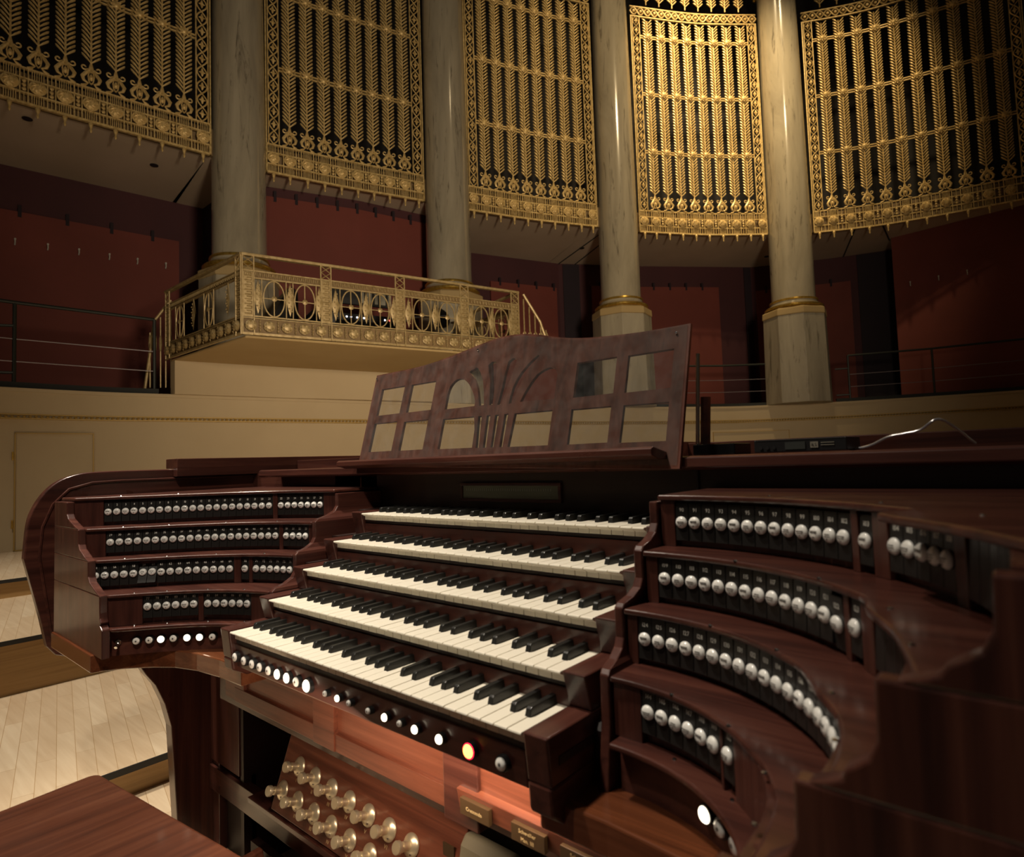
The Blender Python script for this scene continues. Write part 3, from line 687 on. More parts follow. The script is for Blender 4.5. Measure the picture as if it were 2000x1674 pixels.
# ------------------------------------------------------------------ cable railings on the parapet
def cable_rail(pts, posts, ztop, lab, braces=()):
    t = thing('cable_railing', (*pts[0], 1.21), lab, 'railing')
    MB().tube([(x, y, ztop) for x, y in pts], 0.018, 8).build('top_rail', DGREEN, t, smooth=True)
    for p in posts:
        m = MB().tube([(p[0], p[1], 1.21), (p[0], p[1], ztop)], 0.017, 8); m.lathe([(0.04, 1.205), (0.04, 1.215), (0.02, 1.225)], (p[0], p[1], 0), n=10)
        m.build('post', DGREEN, t, smooth=True)
    for z in (1.69, 1.47): MB().tube([(x, y, z) for x, y in pts], 0.0055, 5).build('cable', WIRE, t)
    for a, b in braces: MB().tube([a, b], 0.014, 6).build('brace', DGREEN, t)
cable_rail([(-6.14, -1.0), (-6.13, 0.70), (-6.02, 1.90)], [(-6.13, 0.70), (-6.02, 1.90)], 2.05, 'dark green railing with two steel cables on the parapet at the far left', [((-6.13, 0.70, 1.82), (-6.14, 0.5, 1.80)), ((-6.13, 0.70, 1.36), (-6.14, 0.5, 1.35))])
cable_rail([(-3.4, 9.7), (-2.9, 10.3), (-2.12, 10.93)], [(-2.16, 10.96)], 1.96, 'dark cable railing between the music desk and the fourth column', [((-2.16, 10.96, 1.72), (-2.3, 10.9, 1.68))])
cable_rail([(-1.1, 11.50), (0.1, 11.92), (1.6, 12.15)], [(-1.1, 11.50), (0.1, 11.92), (1.35, 12.12)], 2.03, 'dark cable railing right of the fourth column', [((-1.1, 11.50, 1.80), (-1.3, 11.42, 1.80)), ((-1.1, 11.50, 1.33), (-1.3, 11.42, 1.33))])

# ================================================================== THE ORGAN CONSOLE
KP = 0.1645 / 7; NW = 34; KW = NW * KP; XM = KW
YM = [0.0, 0.0861, 0.1698, 0.2518, 0.3348]
ZM = [0.0, 0.0543, 0.1083, 0.1632, 0.2191 + 0.001]
ZM = [0.0, 0.0502, 0.1043, 0.1593, 0.2191]
kinds = ['lowest', 'second lowest', 'middle', 'second highest', 'highest']
wprof = [(0.0005, -0.0008), (0.0, -0.003), (0.011, -0.0085), (0.011, -0.017), (0.016, -0.017), (0.120, -0.017), (0.120, 0.0), (0.0015, 0.0)]
WK = MB().prism(wprof, 'x', 0.0007, KP - 0.0007).build('white_key', IVORY, local=True, bevel=0.0006); C.objects.unlink(WK)
bk = MB()
bp = [(0.0, -0.004), (0.0035, 0.0095), (0.006, 0.0118), (0.072, 0.0130), (0.072, -0.004)]
n_ = len(bp)
v = [(-0.0055 + (0.0012 if z > 0.005 else 0), y, z) for y, z in bp] + [(0.0055 - (0.0012 if z > 0.005 else 0), y, z) for y, z in bp]
bk.add(v, [list(range(n_))[::-1], list(range(n_, 2 * n_))] + [(i, (i + 1) % n_, n_ + (i + 1) % n_, n_ + i) for i in range(n_)])
BK = bk.build('black_key', EBONY, local=True, bevel=0.0012, seg=3); C.objects.unlink(BK)
for m_ in range(5):
    t = thing('organ_manual', (0, YM[m_], ZM[m_]), '%s of the five stacked ivory and ebony organ keyboards' % kinds[m_], 'keyboard', 'five organ keyboards')
    for i in range(NW):
        o = inst(WK, t, (i * KP, 0, random.uniform(-0.0003, 0.0003))); o.name = 'white_key'
    for i in range(NW - 1):
        d = i % 7
        if d in (2, 6): continue
        off = {0: -0.0025, 1: 0.0025, 3: -0.0032, 4: 0.0, 5: 0.0032}[d]
        o = inst(BK, t, ((i + 1) * KP + off, 0.0407, 0)); o.name = 'black_key'
    # key frame under the keys, and the felt line
    y1 = YM[m_] + 0.125
    MB().box(-0.002, KW + 0.002, YM[m_] + 0.0165, y1, ZM[m_] - 0.024, ZM[m_] - 0.0175).build('key_bed', WDARK, t)
    if m_ > 0:
        MB().box(-0.004, KW + 0.004, YM[m_] + 0.0135, YM[m_] + 0.030, ZM[m_ - 1] + 0.0, ZM[m_] - 0.0255).build('key_slip', WX, t, bevel=0.001)
    # cheeks at both ends
    for s_, (xa, xb) in ((0, (-0.043, -0.003)), (1, (KW + 0.003, KW + 0.041))):
        yb = YM[m_]
        dn = ZM[m_] - ZM[m_ - 1] if m_ else 0.062
        prof = [(yb - 0.001, ZM[m_] + 0.003), (yb + (0.012 if m_ else 0.006), ZM[m_] - dn + 0.003), (yb + 0.13, ZM[m_] - dn + 0.003), (yb + 0.13, ZM[m_] + 0.003)]
        MB().prism([(a, b) for a, b in prof], 'x', xa, xb).build('key_cheek', WY, t, bevel=0.003, seg=3)

# --- console case
SHX = -0.44
case = thing('organ_console', (0.4, 0.3, -0.88), 'large mahogany organ console case with terraced sides', 'organ console')
# key desk body under the lowest manual: slip rail with pistons
slip = MB().prism([(0.014, -0.028), (0.018, -0.077), (0.05, -0.085), (0.05, -0.026)], 'x', -0.03, KW - 0.006).build('key_slip_rail', WX, case, bevel=0.002)
MB().box(-0.045, KW + 0.042, 0.022, 0.46, -0.036, -0.0255).build('key_table', WDARK, case)
MB().box(-0.03, KW - 0.004, 0.016, 0.06, -0.0280, -0.0205).build('key_slot', BLACKR, case)
# thick right block of the key desk
MB().prism([(0.005, -0.058), (0.008, -0.095), (0.04, -0.118), (0.40, -0.118), (0.40, -0.058)], 'x', KW + 0.003, KW + 0.041).build('desk_bracket', WY, case, bevel=0.004)
MB().prism([(0.005, -0.058), (0.008, -0.083), (0.04, -0.10), (0.40, -0.10), (0.40, -0.058)], 'x', -0.043, -0.003).build('desk_bracket', WY, case, bevel=0.004)
# tall back panel above the manuals with the crescendo indicator
MB().box(-0.12, 0.90, 0.475, 0.495, 0.14, 0.314).build('back_panel', WGREY, case)
MB().box(0.90, 1.75, 0.475, 0.495, 0.14, 0.314).build('back_panel', WGREY, case)
MB().box(0.836, 0.839, 0.470, 0.476, 0.20, 0.312).build('panel_joint', WDARK, case)
ind = MB()
for a in ((0.225, 0.532, 0.467, 0.476, 0.282, 0.289), (0.225, 0.532, 0.467, 0.476, 0.245, 0.252), (0.225, 0.233, 0.467, 0.476, 0.252, 0.282), (0.524, 0.532, 0.467, 0.476, 0.252, 0.282)): ind.box(*a)
ind = ind.build('indicator_frame', WX, case, bevel=0.001)
MB().box(0.233, 0.524, 0.470, 0.476, 0.252, 0.282).build('indicator_glass', STRIP, ind)
m = MB()
for k in range(40): m.box(0.245 + k * 0.0066, 0.2455 + k * 0.0066 + 0.0006, 0.4693, 0.4699, 0.270, 0.2755)
m.build('indicator_marks', GREYP, ind)
# top board with its front lip, raised box behind it
MB().prism([(0.436, 0.317), (0.438, 0.334), (0.445, 0.337), (1.05, 0.337), (1.05, 0.312), (0.445, 0.312)], 'x', -0.74, 2.2).build('top_board', WX, case, bevel=0.0015)
MB().box(-0.91, 0.70, 0.68, 1.0, 0.30, 0.3700).build('rear_box', WX, case, bevel=0.002)
MB().box(0.70, 2.2, 0.74, 1.06, 0.335, 0.3665).build('rear_box', WX, case, bevel=0.002)
MB().box(-1.015, -0.915, 0.238, 1.0, 0.352, 0.386).build('shoulder_box', WY, case, bevel=0.002)
MB().box(-0.949, -0.915, 0.238, 0.70, 0.325, 0.353).build('shoulder_box', WY, case, bevel=0.001)
MB().box(-0.949, -0.40, 0.52, 0.545, 0.20, 0.325).build('rear_step', WX, case, bevel=0.001)
MB().box(-0.95, 2.2, 0.98, 1.0, -0.88, 0.33).build('rear_wall', WX, case)
# left side board with rounded corners
sp = smoothpath([(-0.168, 0.10), (-0.160, 0.20), (-0.145, 0.25), (-0.118, 0.295), (-0.085, 0.325), (-0.045, 0.342), (0.0, 0.349), (0.08, 0.351)], 4) + [(1.0, 0.351), (1.0, -0.88), (0.62, -0.88), (0.30, -0.20), (-0.02, -0.205), (-0.06, -0.208), (-0.09, -0.195), (-0.112, -0.165), (-0.128, -0.08)]
sb = MB().prism(sp, 'x', -0.985, -0.950).build('side_board', WY, case, bevel=0.004, seg=3)
mo = MB().tube([(-0.948, y, z) for y, z in ((-0.10, -0.14), (-0.132, 0.10), (-0.125, 0.19), (-0.10, 0.255), (-0.06, 0.298), (0.0, 0.315), (0.08, 0.318), (0.60, 0.318))], 0.004, 6).build('side_moulding', WY, sb, smooth=True)
MB().box(2.18, 2.22, -0.17, 1.0, -0.88, 0.351).build('side_board', WY, case)
# knee board below the key slip
MB().box(-0.36, 0.95, 0.150, 0.165, -0.256, -0.06).build('knee_board', WR, case)
def kframe(x0, x1, z0, z1, y=0.142):
    m = MB()
    for a in ((x0 - 0.05, x1 + 0.05, y, y + 0.01, z1, z1 + 0.03), (x0 - 0.05, x1 + 0.05, y, y + 0.01, z0 - 0.036, z0), (x0 - 0.05, x0, y, y + 0.01, z0, z1), (x1, x1 + 0.05, y, y + 0.01, z0, z1)): m.box(*a)
    return m
MB().box(0.085, 0.165, 0.1395, 0.152, -0.253, -0.07).build('knee_stile', WR, case, bevel=0.001)
for x0, x1 in ((-0.24, 0.10), (0.155, 0.515)):
    k = kframe(x0, x1, -0.217, -0.10).build('knee_frame', WR, case, bevel=0.001)
MB().box(0.565, 1.3, 0.128, 0.142, -0.19, -0.05).build('knee_panel', WR, case, bevel=0.001)
MB().box(0.52, 0.60, 0.120, 0.148, -0.252, -0.05).build('knee_stile', WX, case, bevel=0.002)
MB().prism([(0.112, -0.188), (0.118, -0.222), (0.142, -0.222), (0.142, -0.186)], 'x', 0.560, 1.5).build('label_rail', WR, case, bevel=0.0015)
MB().box(-0.40, 0.56, 0.166, 0.25, -0.262, -0.250).build('knee_ledge', WX, case, bevel=0.001)
MB().box(-0.60, 0.46, 0.24, 0.255, -0.345, -0.258).build('toe_back', WX, case)
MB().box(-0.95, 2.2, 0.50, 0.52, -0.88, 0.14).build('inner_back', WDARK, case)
# legs on the left
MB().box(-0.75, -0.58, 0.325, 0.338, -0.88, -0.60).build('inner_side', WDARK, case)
leg = [(0.055, -0.126), (0.068, -0.20), (0.083, -0.24), (0.105, -0.28), (0.132, -0.32), (0.158, -0.385), (0.176, -0.459), (0.183, -0.587), (0.192, -0.748), (0.196, -0.88), (0.305, -0.88), (0.305, -0.126)]
MB().prism(leg, 'x', -0.850, -0.800).build('leg_board', WZ, case, bevel=0.003)
MB().box(-0.80, -0.60, 0.295, 0.325, -0.60, -0.11).build('leg_panel', WZ, case, bevel=0.002)
MB().box(-0.80, -0.75, 0.30, 0.33, -0.88, -0.58).build('leg_panel', WZ, case, bevel=0.002)
MB().box(-0.80, 0.50, 0.29, 0.32, -0.69, -0.615).build('foot_rail', WX, case, bevel=0.002)
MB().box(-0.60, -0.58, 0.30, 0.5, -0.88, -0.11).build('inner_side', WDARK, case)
leg2 = [(0.10, -0.11), (0.13, -0.3), (0.14, -0.88), (0.30, -0.88), (0.30, -0.11)]
MB().prism(leg2, 'x', 1.5, 1.535).build('leg_board', WZ, case, bevel=0.003)
# dark sides between the manuals and the rear
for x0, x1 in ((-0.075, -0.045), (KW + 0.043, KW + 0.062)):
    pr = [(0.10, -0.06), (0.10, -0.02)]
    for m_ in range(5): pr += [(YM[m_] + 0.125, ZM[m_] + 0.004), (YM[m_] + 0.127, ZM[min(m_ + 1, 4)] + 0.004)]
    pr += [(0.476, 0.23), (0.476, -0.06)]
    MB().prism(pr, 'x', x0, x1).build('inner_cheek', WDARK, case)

# --- terraced stop jambs: every row of stop tabs follows a curved line in plan
Q = [0.8827, 0.1233, -0.251, 2.9656, -3.1186, -12.4038, 0.221, 0.1376, 0.0719, 0.917, 0.105, -0.119, 3.6122, 1.8579, 17.0268, 0.166, 0.1071, 0.0577, 0.2381, 0.1645, 0.0908, 0.0213, 0.02114, 0.0342, 0.0061, -0.0069, 0.0533, -0.0377, -0.0324, -0.0352, 0.0058, 0.0147, 0.012, 0.0104, 0.02, 0.0131, 0.0117, 0.0239, 0.0107, 0.0055]
PIT = Q[22]
def row_curve(side, row, off_extra=0.0):
    P = Q[0:6] if side == 'L' else Q[9:15]
    off = ([Q[6], Q[7], Q[8], 0.0] if side == 'L' else [Q[15], Q[16], Q[17], 0.0])[row] + off_extra
    S = np.linspace(-0.3, 1.4, 341); x0, y0, t0, k0, k1, k2 = P
    th = t0 - (k0 * S + k1 * S * S / 2 + k2 * S ** 3 / 3)
    smax = 0.42 if side == 'L' else 0.46
    cl = S > smax
    th[cl] = th[~cl][-1]
    if side == 'R': th = np.maximum(th, math.radians(-89.0))
    dx = np.cos(th); dy = np.sin(th); ds = S[1] - S[0]; i0 = 60
    X = np.concatenate([[0], np.cumsum((dx[1:] + dx[:-1]) / 2 * ds)]); Y = np.concatenate([[0], np.cumsum((dy[1:] + dy[:-1]) / 2 * ds)])
    X = X - X[i0] + x0 - dy * off; Y = Y - Y[i0] + y0 + dx * off
    l = np.concatenate([[0], np.cumsum(np.hypot(np.diff(X), np.diff(Y)))]); l -= l[i0]
    return X, Y, l, th
def row_pt(side, cv, s):
    X, Y, l, th = cv
    x = float(np.interp(s, l, X)); y = float(np.interp(s, l, Y)); a = float(np.interp(s, l, th))
    return (XM - x, y, -a) if side == 'L' else (x, y, a)
YENDS = {'L': [-0.12] * 4, 'R': [-0.155] * 4}
FRONT_END = [[(1.19, 0.060), (1.251, -0.020), (1.292, -0.090), (1.325, -0.155)], [(1.186, 0.012), (1.214, -0.05), (1.230, -0.105), (1.242, -0.155)], [(1.146, -0.004), (1.172, -0.049), (1.186, -0.104), (1.190, -0.155)], [(1.102, -0.017), (1.126, -0.064), (1.134, -0.116), (1.136, -0.155)]]
S0 = {'L': [-0.022] * 4, 'R': [-0.073, -0.063, -0.063, -0.047]}
XO = {'L': -0.765, 'R': 1.75}
def row_path(side, row, off, s0=-0.015, step=0.012, yend=None):
    cv = row_curve(side, row, off); out = []; s = s0; ye = YENDS[side][row] if yend is None else yend
    while True:
        x, y, a = row_pt(side, cv, s)
        if y < ye:
            px, py = out[-1]; f_ = (py - ye) / max(py - y, 1e-6); out.append((px + (x - px) * f_, ye)); break
        out.append((x, y)); s += step
        if s > 1.0: break
    return out
ZROW = Q[18:22]
SHELF = [0.2790, 0.2020, 0.1290, 0.0555, -0.0195]     # top of roof, three shelves, piston-strip ledge
def tier_poly(side, row, off, s0=-0.015):
    p = row_path(side, row, off, S0[side][row] + 0.006 if s0 is None else s0); xo = XO[side]
    return p + [(xo, p[-1][1]), (xo, 0.47), (p[0][0], 0.47)], p
TABM = MB().box(-0.0101, 0.0101, -0.0035, 0.003, -0.027, 0.0285).build('stop_tab', TAB, local=True, bevel=0.0008); C.objects.unlink(TABM)
BUTM = MB().lathe([(0.0078, 0.0), (0.0090, 0.0015), (0.0088, 0.003), (0.0070, 0.0050), (0.004, 0.0060), (0.001, 0.0063)], (0, -0.0035, 0), (0, -1, 0), 20).build('porcelain_button', PORC, local=True, smooth=60); C.objects.unlink(BUTM)
engr = []
for k in range(3):
    e = MB()
    e.box(-0.0052 + 0.001 * k, 0.0052 - 0.0006 * k, -0.0102, -0.0070, 0.0006, 0.0015)
    if k != 1: e.box(-0.0040, 0.0043, -0.0102, -0.0070, -0.0018, -0.0010)
    if k == 1: e.box(-0.0050, 0.0048, -0.0101, -0.0070, 0.0024, 0.0031)
    e.box(-0.0011, 0.0013, -0.0098, -0.0070, -0.0050, -0.0036)
    o = e.build('engraving', INK, local=True); C.objects.unlink(o); engr.append(o)
nums = {}
def number_mesh(n):
    o = text_mb(str(n), 0.0078, (0, -0.0039, 0.0188), None, 0.9).build('number', NUMW, local=True); C.objects.unlink(o); return o
def add_tab(root, side, cv, s, z, n, tilt=0.0):
    x, y, a = row_pt(side, cv, s)
    o = inst(TABM, root); place(o, root, (x, y, z), a, tilt); o.name = 'stop_tab'
    b = inst(BUTM, o, (0, 0, 0)); b.name = 'porcelain_button'
    inst(engr[n % 3], o).name = 'engraving'
    k = number_mesh(n); C.objects.link(k); k.parent = o
    return o
def divider(root, side, cv, s, z0, z1, w_, m=WZ, proud=0.0045):
    """wooden block filling a length w_ of a row"""
    out = []; st = max(2, int(w_ / 0.02) + 1)
    pts = [row_pt(side, cv, s + w_ * i / (st - 1))[:2] for i in range(st)]
    if side == 'L': pts = pts[::-1]
    o = MB().wall(offset(pts, -proud) if True else pts, z0, z1, 0.012)
    return o.build('divider', m, root, bevel=0.0008)
ROWS = {'L': [
    (0, [('t', list(range(28, 21, -1))), ('g', Q[31], None), ('t', list(range(21, 0, -1)))]),
    (1, [('t', list(range(53, 49, -1))), ('g', Q[32], None), ('t', list(range(49, 28, -1)))]),
    (2, [('t', list(range(76, 70, -1))), ('g', Q[33], None), ('t', [70]), ('g', Q[34], None), ('t', list(range(69, 53, -1)))]),
    (3, [('t', list(range(88, 82, -1))), ('g', Q[35], None), ('t', list(range(82, 76, -1)))])],
    'R': [
    (0, [('t', list(range(90, 103))), ('g', Q[36], None), ('t', [103]), ('g', Q[37], None), ('t', list(range(104, 109))), ('g', 0.022, None), ('b', 6)]),
    (1, [('t', list(range(109, 123))), ('g', Q[38], None), ('t', [123]), ('g', 0.024, None), ('b', 7)]),
    (2, [('t', list(range(124, 144)))]),
    (3, [('t', list(range(144, 150))), ('g', Q[39], None), ('t', [150])])]}
for side in 'LR':
    root = thing('stop_jamb', (-0.45 if side == 'L' else 1.1, 0.1, -0.13), ('curved mahogany terrace of numbered stop tabs left of the keyboards' if side == 'L' else 'curved mahogany terrace of numbered stop tabs right of the keyboards, nearest the camera'), 'stop jamb')
    for row in range(4):
        poly, p = tier_poly(side, row, 0.006, None)
        MB().prism(poly, 'z', SHELF[row + 1] - 0.004, SHELF[row] - 0.009).build('tier_riser', WD if False else WZ, root)
    for k in range(5):
        row = min(k, 3)
        off = -0.012 if k < 4 else -0.022
        if k < 4:
            poly, p = tier_poly(side, row, off if side == 'L' else -0.009, S0[side][row])
            if side == 'R':
                fe = FRONT_END[k]; p = smoothpath([a for a in p if a[1] > fe[0][1] + 0.03][::3] + fe, 3)
                poly = p + [(XO[side], p[-1][1]), (XO[side], 0.47), (p[0][0], 0.47)]
        else: poly, p = tier_poly(side, 3, -0.030, S0[side][3] + 0.01)
        MB().prism(poly, 'z', SHELF[k] - 0.008, SHELF[k]).build('shelf', WX, root, bevel=0.0028, seg=3)
    # tabs, dividers and blank panels
    for row, items_ in ROWS[side]:
        cv = row_curve(side, row); s = (Q[23:27] if side == 'L' else Q[27:31])[row]; z = ZROW[row]
        zlo, zhi = SHELF[row + 1], SHELF[row] - 0.008
        s_start = s - PIT * 0.5
        if s_start > S0[side][row] + 0.004: divider(root, side, cv, S0[side][row] + 0.002, zlo, zhi, s_start - S0[side][row] - 0.0025)
        MBw = None; first = True
        for it in items_:
            if it[0] == 't':
                for n in it[1]:
                    if not first and not gap: s += PIT
                    elif not first: s += PIT
                    first = False; gap = False
                    tl = math.radians(-3)
                    if n in (59, 60): tl = math.radians(-24)
                    if n == 122: tl = math.radians(4)
                    add_tab(root, side, cv, s, z - (0.004 if n == 122 else 0), n, tl)
            elif it[0] == 'b':
                for n in range(it[1]):
                    if not (n == 0 and gap): pass
                    s += PIT; gap = False
                    if row_pt(side, cv, s)[1] < YENDS[side][row] + 0.012: s -= PIT; break
                    x, y, a = row_pt(side, cv, s); o = inst(TABM, root); place(o, root, (x, y, z), a, math.radians(-3)); o.name = 'blank_tab'
            else:
                divider(root, side, cv, s + PIT * 0.5 + 0.0006, zlo, zhi, max(it[1] - 0.0012, 0.003)); s += it[1]; gap = True
        # blank panel up to the end of the row
        s1 = s + PIT * 0.5 + 0.0006; se = s1
        while row_pt(side, cv, se)[1] > YENDS[side][row] + 0.004 and se < 1.0: se += 0.004
        if se - s1 > 0.012: divider(root, side, cv, s1, zlo, zhi, se - s1).name = 'blank_panel'
    # back strip for the dark slot beneath the tabs
    # piston strip
    pth = row_path(side, 3, -0.006, S0[side][3] + 0.01)
    pts = pth if side == 'R' else pth[::-1]
    MB().wall(pts, -0.087, -0.028, 0.02).build('piston_strip', WX, root)
    # end board towards the player, with stepped ogee profile
    X = [row_path(side, r, 0.0)[-1][0] for r in range(4)]
    sg = 1 if side == 'L' else -1          # direction from the end board to the open side
    xo = XO[side]
    for r in range(4):
        zt = SHELF[r] - (0.010 if r == 0 else 0.0); zb = SHELF[r + 1]
        xr = X[r]; xs = X[r + 1] if r < 3 else X[3] + sg * 0.016
        if side == 'R' and r < 3: xs = FRONT_END[r + 1][-1][0] + 0.004
        dxs = (xs - xr)
        prof = [(xr + sg * 0.012, zt), (xr + sg * 0.013, zb + 0.036), (xr + sg * 0.013 + dxs * 0.12, zb + 0.024), (xr + sg * 0.013 + dxs * 0.45, zb + 0.014), (xr + dxs * 0.8, zb + 0.008), (xs + sg * 0.012, zb + 0.0)]
        if r == 3: prof += [(X[3] + sg * 0.030, -0.022), (X[3] + sg * 0.030, -0.087), (xo, -0.087), (xo, zt)]
        else: prof += [(xo, zb), (xo, zt)]
        ye = YENDS[side][r]
        MB().prism(prof, 'y', ye - 0.016, ye + 0.001).build('end_board', WZ, root, bevel=0.002, seg=2)
    # inner board beside the keyboards
    fr, bk_ = [], []
    for r in range(4):
        zt = SHELF[r] - (0.010 if r == 0 else 0.0); zb = SHELF[r + 1]
        c0 = row_pt(side, row_curve(side, r, -0.010), S0[side][r]); c1 = row_pt(side, row_curve(side, min(r + 1, 3), -0.012), S0[side][min(r + 1, 3)])
        fr += [(c0[0], c0[1], zt), (c0[0], c0[1], zb + 0.034)]
        for u_, zz in ((0.12, 0.022), (0.45, 0.012), (0.85, 0.006)): fr.append((c0[0] + (c1[0] - c0[0]) * u_, c0[1] + (c1[1] - c0[1]) * u_, zb + zz))
    c = fr[-1]; fr.append((c[0], c[1] - 0.01, -0.087))
    th_ = 0.014 if side == 'L' else -0.014
    nf = len(fr); v = []
    for px, py, pz in fr: v += [(px, py, pz), (px + th_, py, pz)]
    bk0 = len(v)
    for px, py, pz in fr: v += [(px, 0.474, pz), (px + th_, 0.474, pz)]
    f = []
    for i in range(nf - 1):
        a, b = 2 * i, 2 * i + 2; A, B = bk0 + 2 * i, bk0 + 2 * i + 2
        f += [(a, b, b + 1, a + 1), (a, A, B, b), (a + 1, b + 1, B + 1, A + 1), (A, A + 1, B + 1, B)]
    f += [(0, 1, bk0 + 1, bk0), (2 * nf - 2, bk0 + 2 * nf - 2, bk0 + 2 * nf - 1, 2 * nf - 1)]
    MB().add(v, f).build('inner_board', WY, root, bevel=0.002)
    # deck in front of the piston strip
    if side == 'L': front = [(-0.02, 0.034), (-0.12, 0.030), (-0.21, 0.018), (-0.28, -0.004), (-0.335, -0.040), (-0.38, -0.085), (-0.405, -0.125), (-0.41, -0.142), (-0.765, -0.142), (-0.765, 0.45), (-0.02, 0.45)]
    else: front = [(0.80, 0.030), (0.90, 0.030), (1.00, 0.022), (1.06, 0.0), (1.11, -0.05), (1.15, -0.11), (1.17, -0.185), (1.75, -0.185), (1.75, 0.45), (0.80, 0.45)]
    MB().prism(front, 'z', -0.128, -0.086).build('deck', WD, root, bevel=0.003)
    # screws and little brass catches on the shelves
    scr = MB()
    for r in range(5):
        pth = row_path(side, min(r, 3), -0.002 if r else 0.012)
        for q in (0.18, 0.42, 0.66, 0.85):
            a = pth[int(q * (len(pth) - 1))]; scr.lathe([(0.0028, 0.0), (0.0022, 0.0012), (0.0005, 0.0015)], (a[0], a[1] + (0.006 if r == 0 else -0.006), SHELF[r]), n=8)
    scr.build('screws', CHROME, root, smooth=True)['kind'] = 'stuff'
# pistons of the jambs
def piston(parent, x, y, z, ax, r=0.0085, state='off', ring=True):
    ax = Vector(ax).normalized(); o = Vector((x, y, z))
    c = MB().lathe([(r * 1.28, -0.004), (r * 1.28, 0.007), (r * 1.2, 0.0085), (r * 1.02, 0.0085)], o, ax, 20).build('piston', BLACKR, parent, smooth=50)
    m_ = {'off': PORC, 'on': LAMPW, 'red': LAMPR}[state]
    MB().lathe([(r, 0.0), (r, 0.0095), (r * 0.85, 0.0112), (r * 0.3, 0.0118)], o, ax, 20).build('piston_head', m_, c, smooth=50)
    if state == 'off': MB().lathe([(r * 0.28, 0.0), (r * 0.26, 0.0122)], o, ax, 10).build('piston_mark', INK, c)
    if state == 'red': MB().lathe([(r * 1.16, 0.0), (r * 1.16, 0.0092), (r * 0.98, 0.0097)], o, ax, 20).build('glowing_rim', LAMPRING, c)
    return c
LJ = [o for o in C.objects if o.name == 'stop_jamb'][0]; RJ = [o for o in C.objects if o.name.startswith('stop_jamb.')][0]
def strip_pos(side, x, y):
    """nearest point of the piston strip and its outward direction"""
    cv = row_curve(side, 3, -0.006); best = None
    for s in np.arange(-0.1, 0.6, 0.002):
        px, py, a = row_pt(side, cv, s); dd = (px - x) ** 2 + (py - y) ** 2
        if best is None or dd < best[0]: best = (dd, px, py, a)
    _, px, py, a = best; return px, py, (math.sin(a), -math.cos(a), 0)
for x, y, st in ((-0.343, -0.057, 'off'), (-0.331, -0.03, 'off'), (-0.322, -0.004, 'on'), (-0.303, 0.02, 'off'), (-0.28, 0.043, 'on'), (-0.253, 0.061, 'on'), (-0.222, 0.078, 'off')):
    px, py, ax = strip_pos('L', x, y); piston(LJ, px, py, -0.055, ax, 0.0078, st)
px, py, ax = strip_pos('L', -0.36, -0.095)
c = MB().lathe([(0.007, 0), (0.007, 0.004), (0.005, 0.006)], (px, py, -0.055), ax, 6).build('toggle_switch', CHROME, LJ)
MB().tube([(px, py, -0.055), (px + ax[0] * 0.018, py + ax[1] * 0.018, -0.064)], [0.002, 0.0035], 8).build('toggle_lever', CHROME, c)
for x, y, st in ((1.005, 0.06, 'on'), (1.026, 0.043, 'off'), (1.045, 0.021, 'off')):
    px, py, ax = strip_pos('R', x, y); piston(RJ, px, py, -0.055, ax, 0.0085, st)
# pistons of the key slip
ps = [(0.006, 'o', 8.5), (0.046, 'o', 8.5), (0.081, 'o', 8.5), (0.113, 'o', 8.5), (0.148, 'o', 8.5), (0.182, 'l', 9), (0.217, 'l', 9), (0.251, 'o', 8.5), (0.286, 'l', 10.5), (0.347, 'o', 5), (0.384, 'l', 5.5), (0.418, 'o', 5), (0.471, 'o', 5), (0.513, 'l', 6), (0.55, 'o', 5), (0.585, 'l', 6.2), (0.638, 'l', 6.6), (0.697, 'r', 9.0), (0.756, 'o', 8.6)]
for x, st, r in ps: piston(slip, x, 0.0165, -0.054, (0, -1, 0.06), r / 1000, {'o': 'off', 'l': 'on', 'r': 'red'}[st])
# label plates over the swell shoes
for x0, x1, ls in ((0.574, 0.637, ('Crescendo',)), (0.682, 0.745, ('Schweller', 'Man. III')), (0.772, 0.84, ('Schweller', 'Man. II'))):
    p = MB().box(x0, x1, 0.106, 0.1135, -0.221, -0.196).build('label_plate', PLATE, case, bevel=0.0006)
    m = MB(); cx = (x0 + x1) / 2
    if len(ls) == 1: text_mb(ls[0], 0.0085, (cx, 0.1052, -0.2085), m, 0.85)
    else: text_mb(ls[0], 0.0085, (cx, 0.1052, -0.2025), m, 0.85); text_mb(ls[1], 0.0085, (cx, 0.1052, -0.2135), m, 0.85)
    m.build('lettering', GILTTXT, p)
# swell shoes in their wells
for k, (x0, x1) in enumerate(((0.48, 0.60), (0.63, 0.75), (0.78, 0.90))):
    t = thing('swell_shoe', ((x0 + x1) / 2, 0.25, -0.55), ['leftmost grey rubber-faced swell pedal under the Crescendo label', 'second grey swell pedal from the left below the label rail', 'third grey swell pedal from the left below the label rail'][k], 'pedal', 'swell pedals')
    MB().prism([(0.16, -0.50), (0.19, -0.345), (0.205, -0.328), (0.225, -0.335), (0.23, -0.36), (0.20, -0.52)], 'x', x0, x1).build('tread', SHOE, t, bevel=0.008, seg=3)
    MB().box((x0 + x1) / 2 - 0.02, (x0 + x1) / 2 + 0.02, 0.20, 0.24, -0.62, -0.42).build('hinge_arm', BLACKR, t)

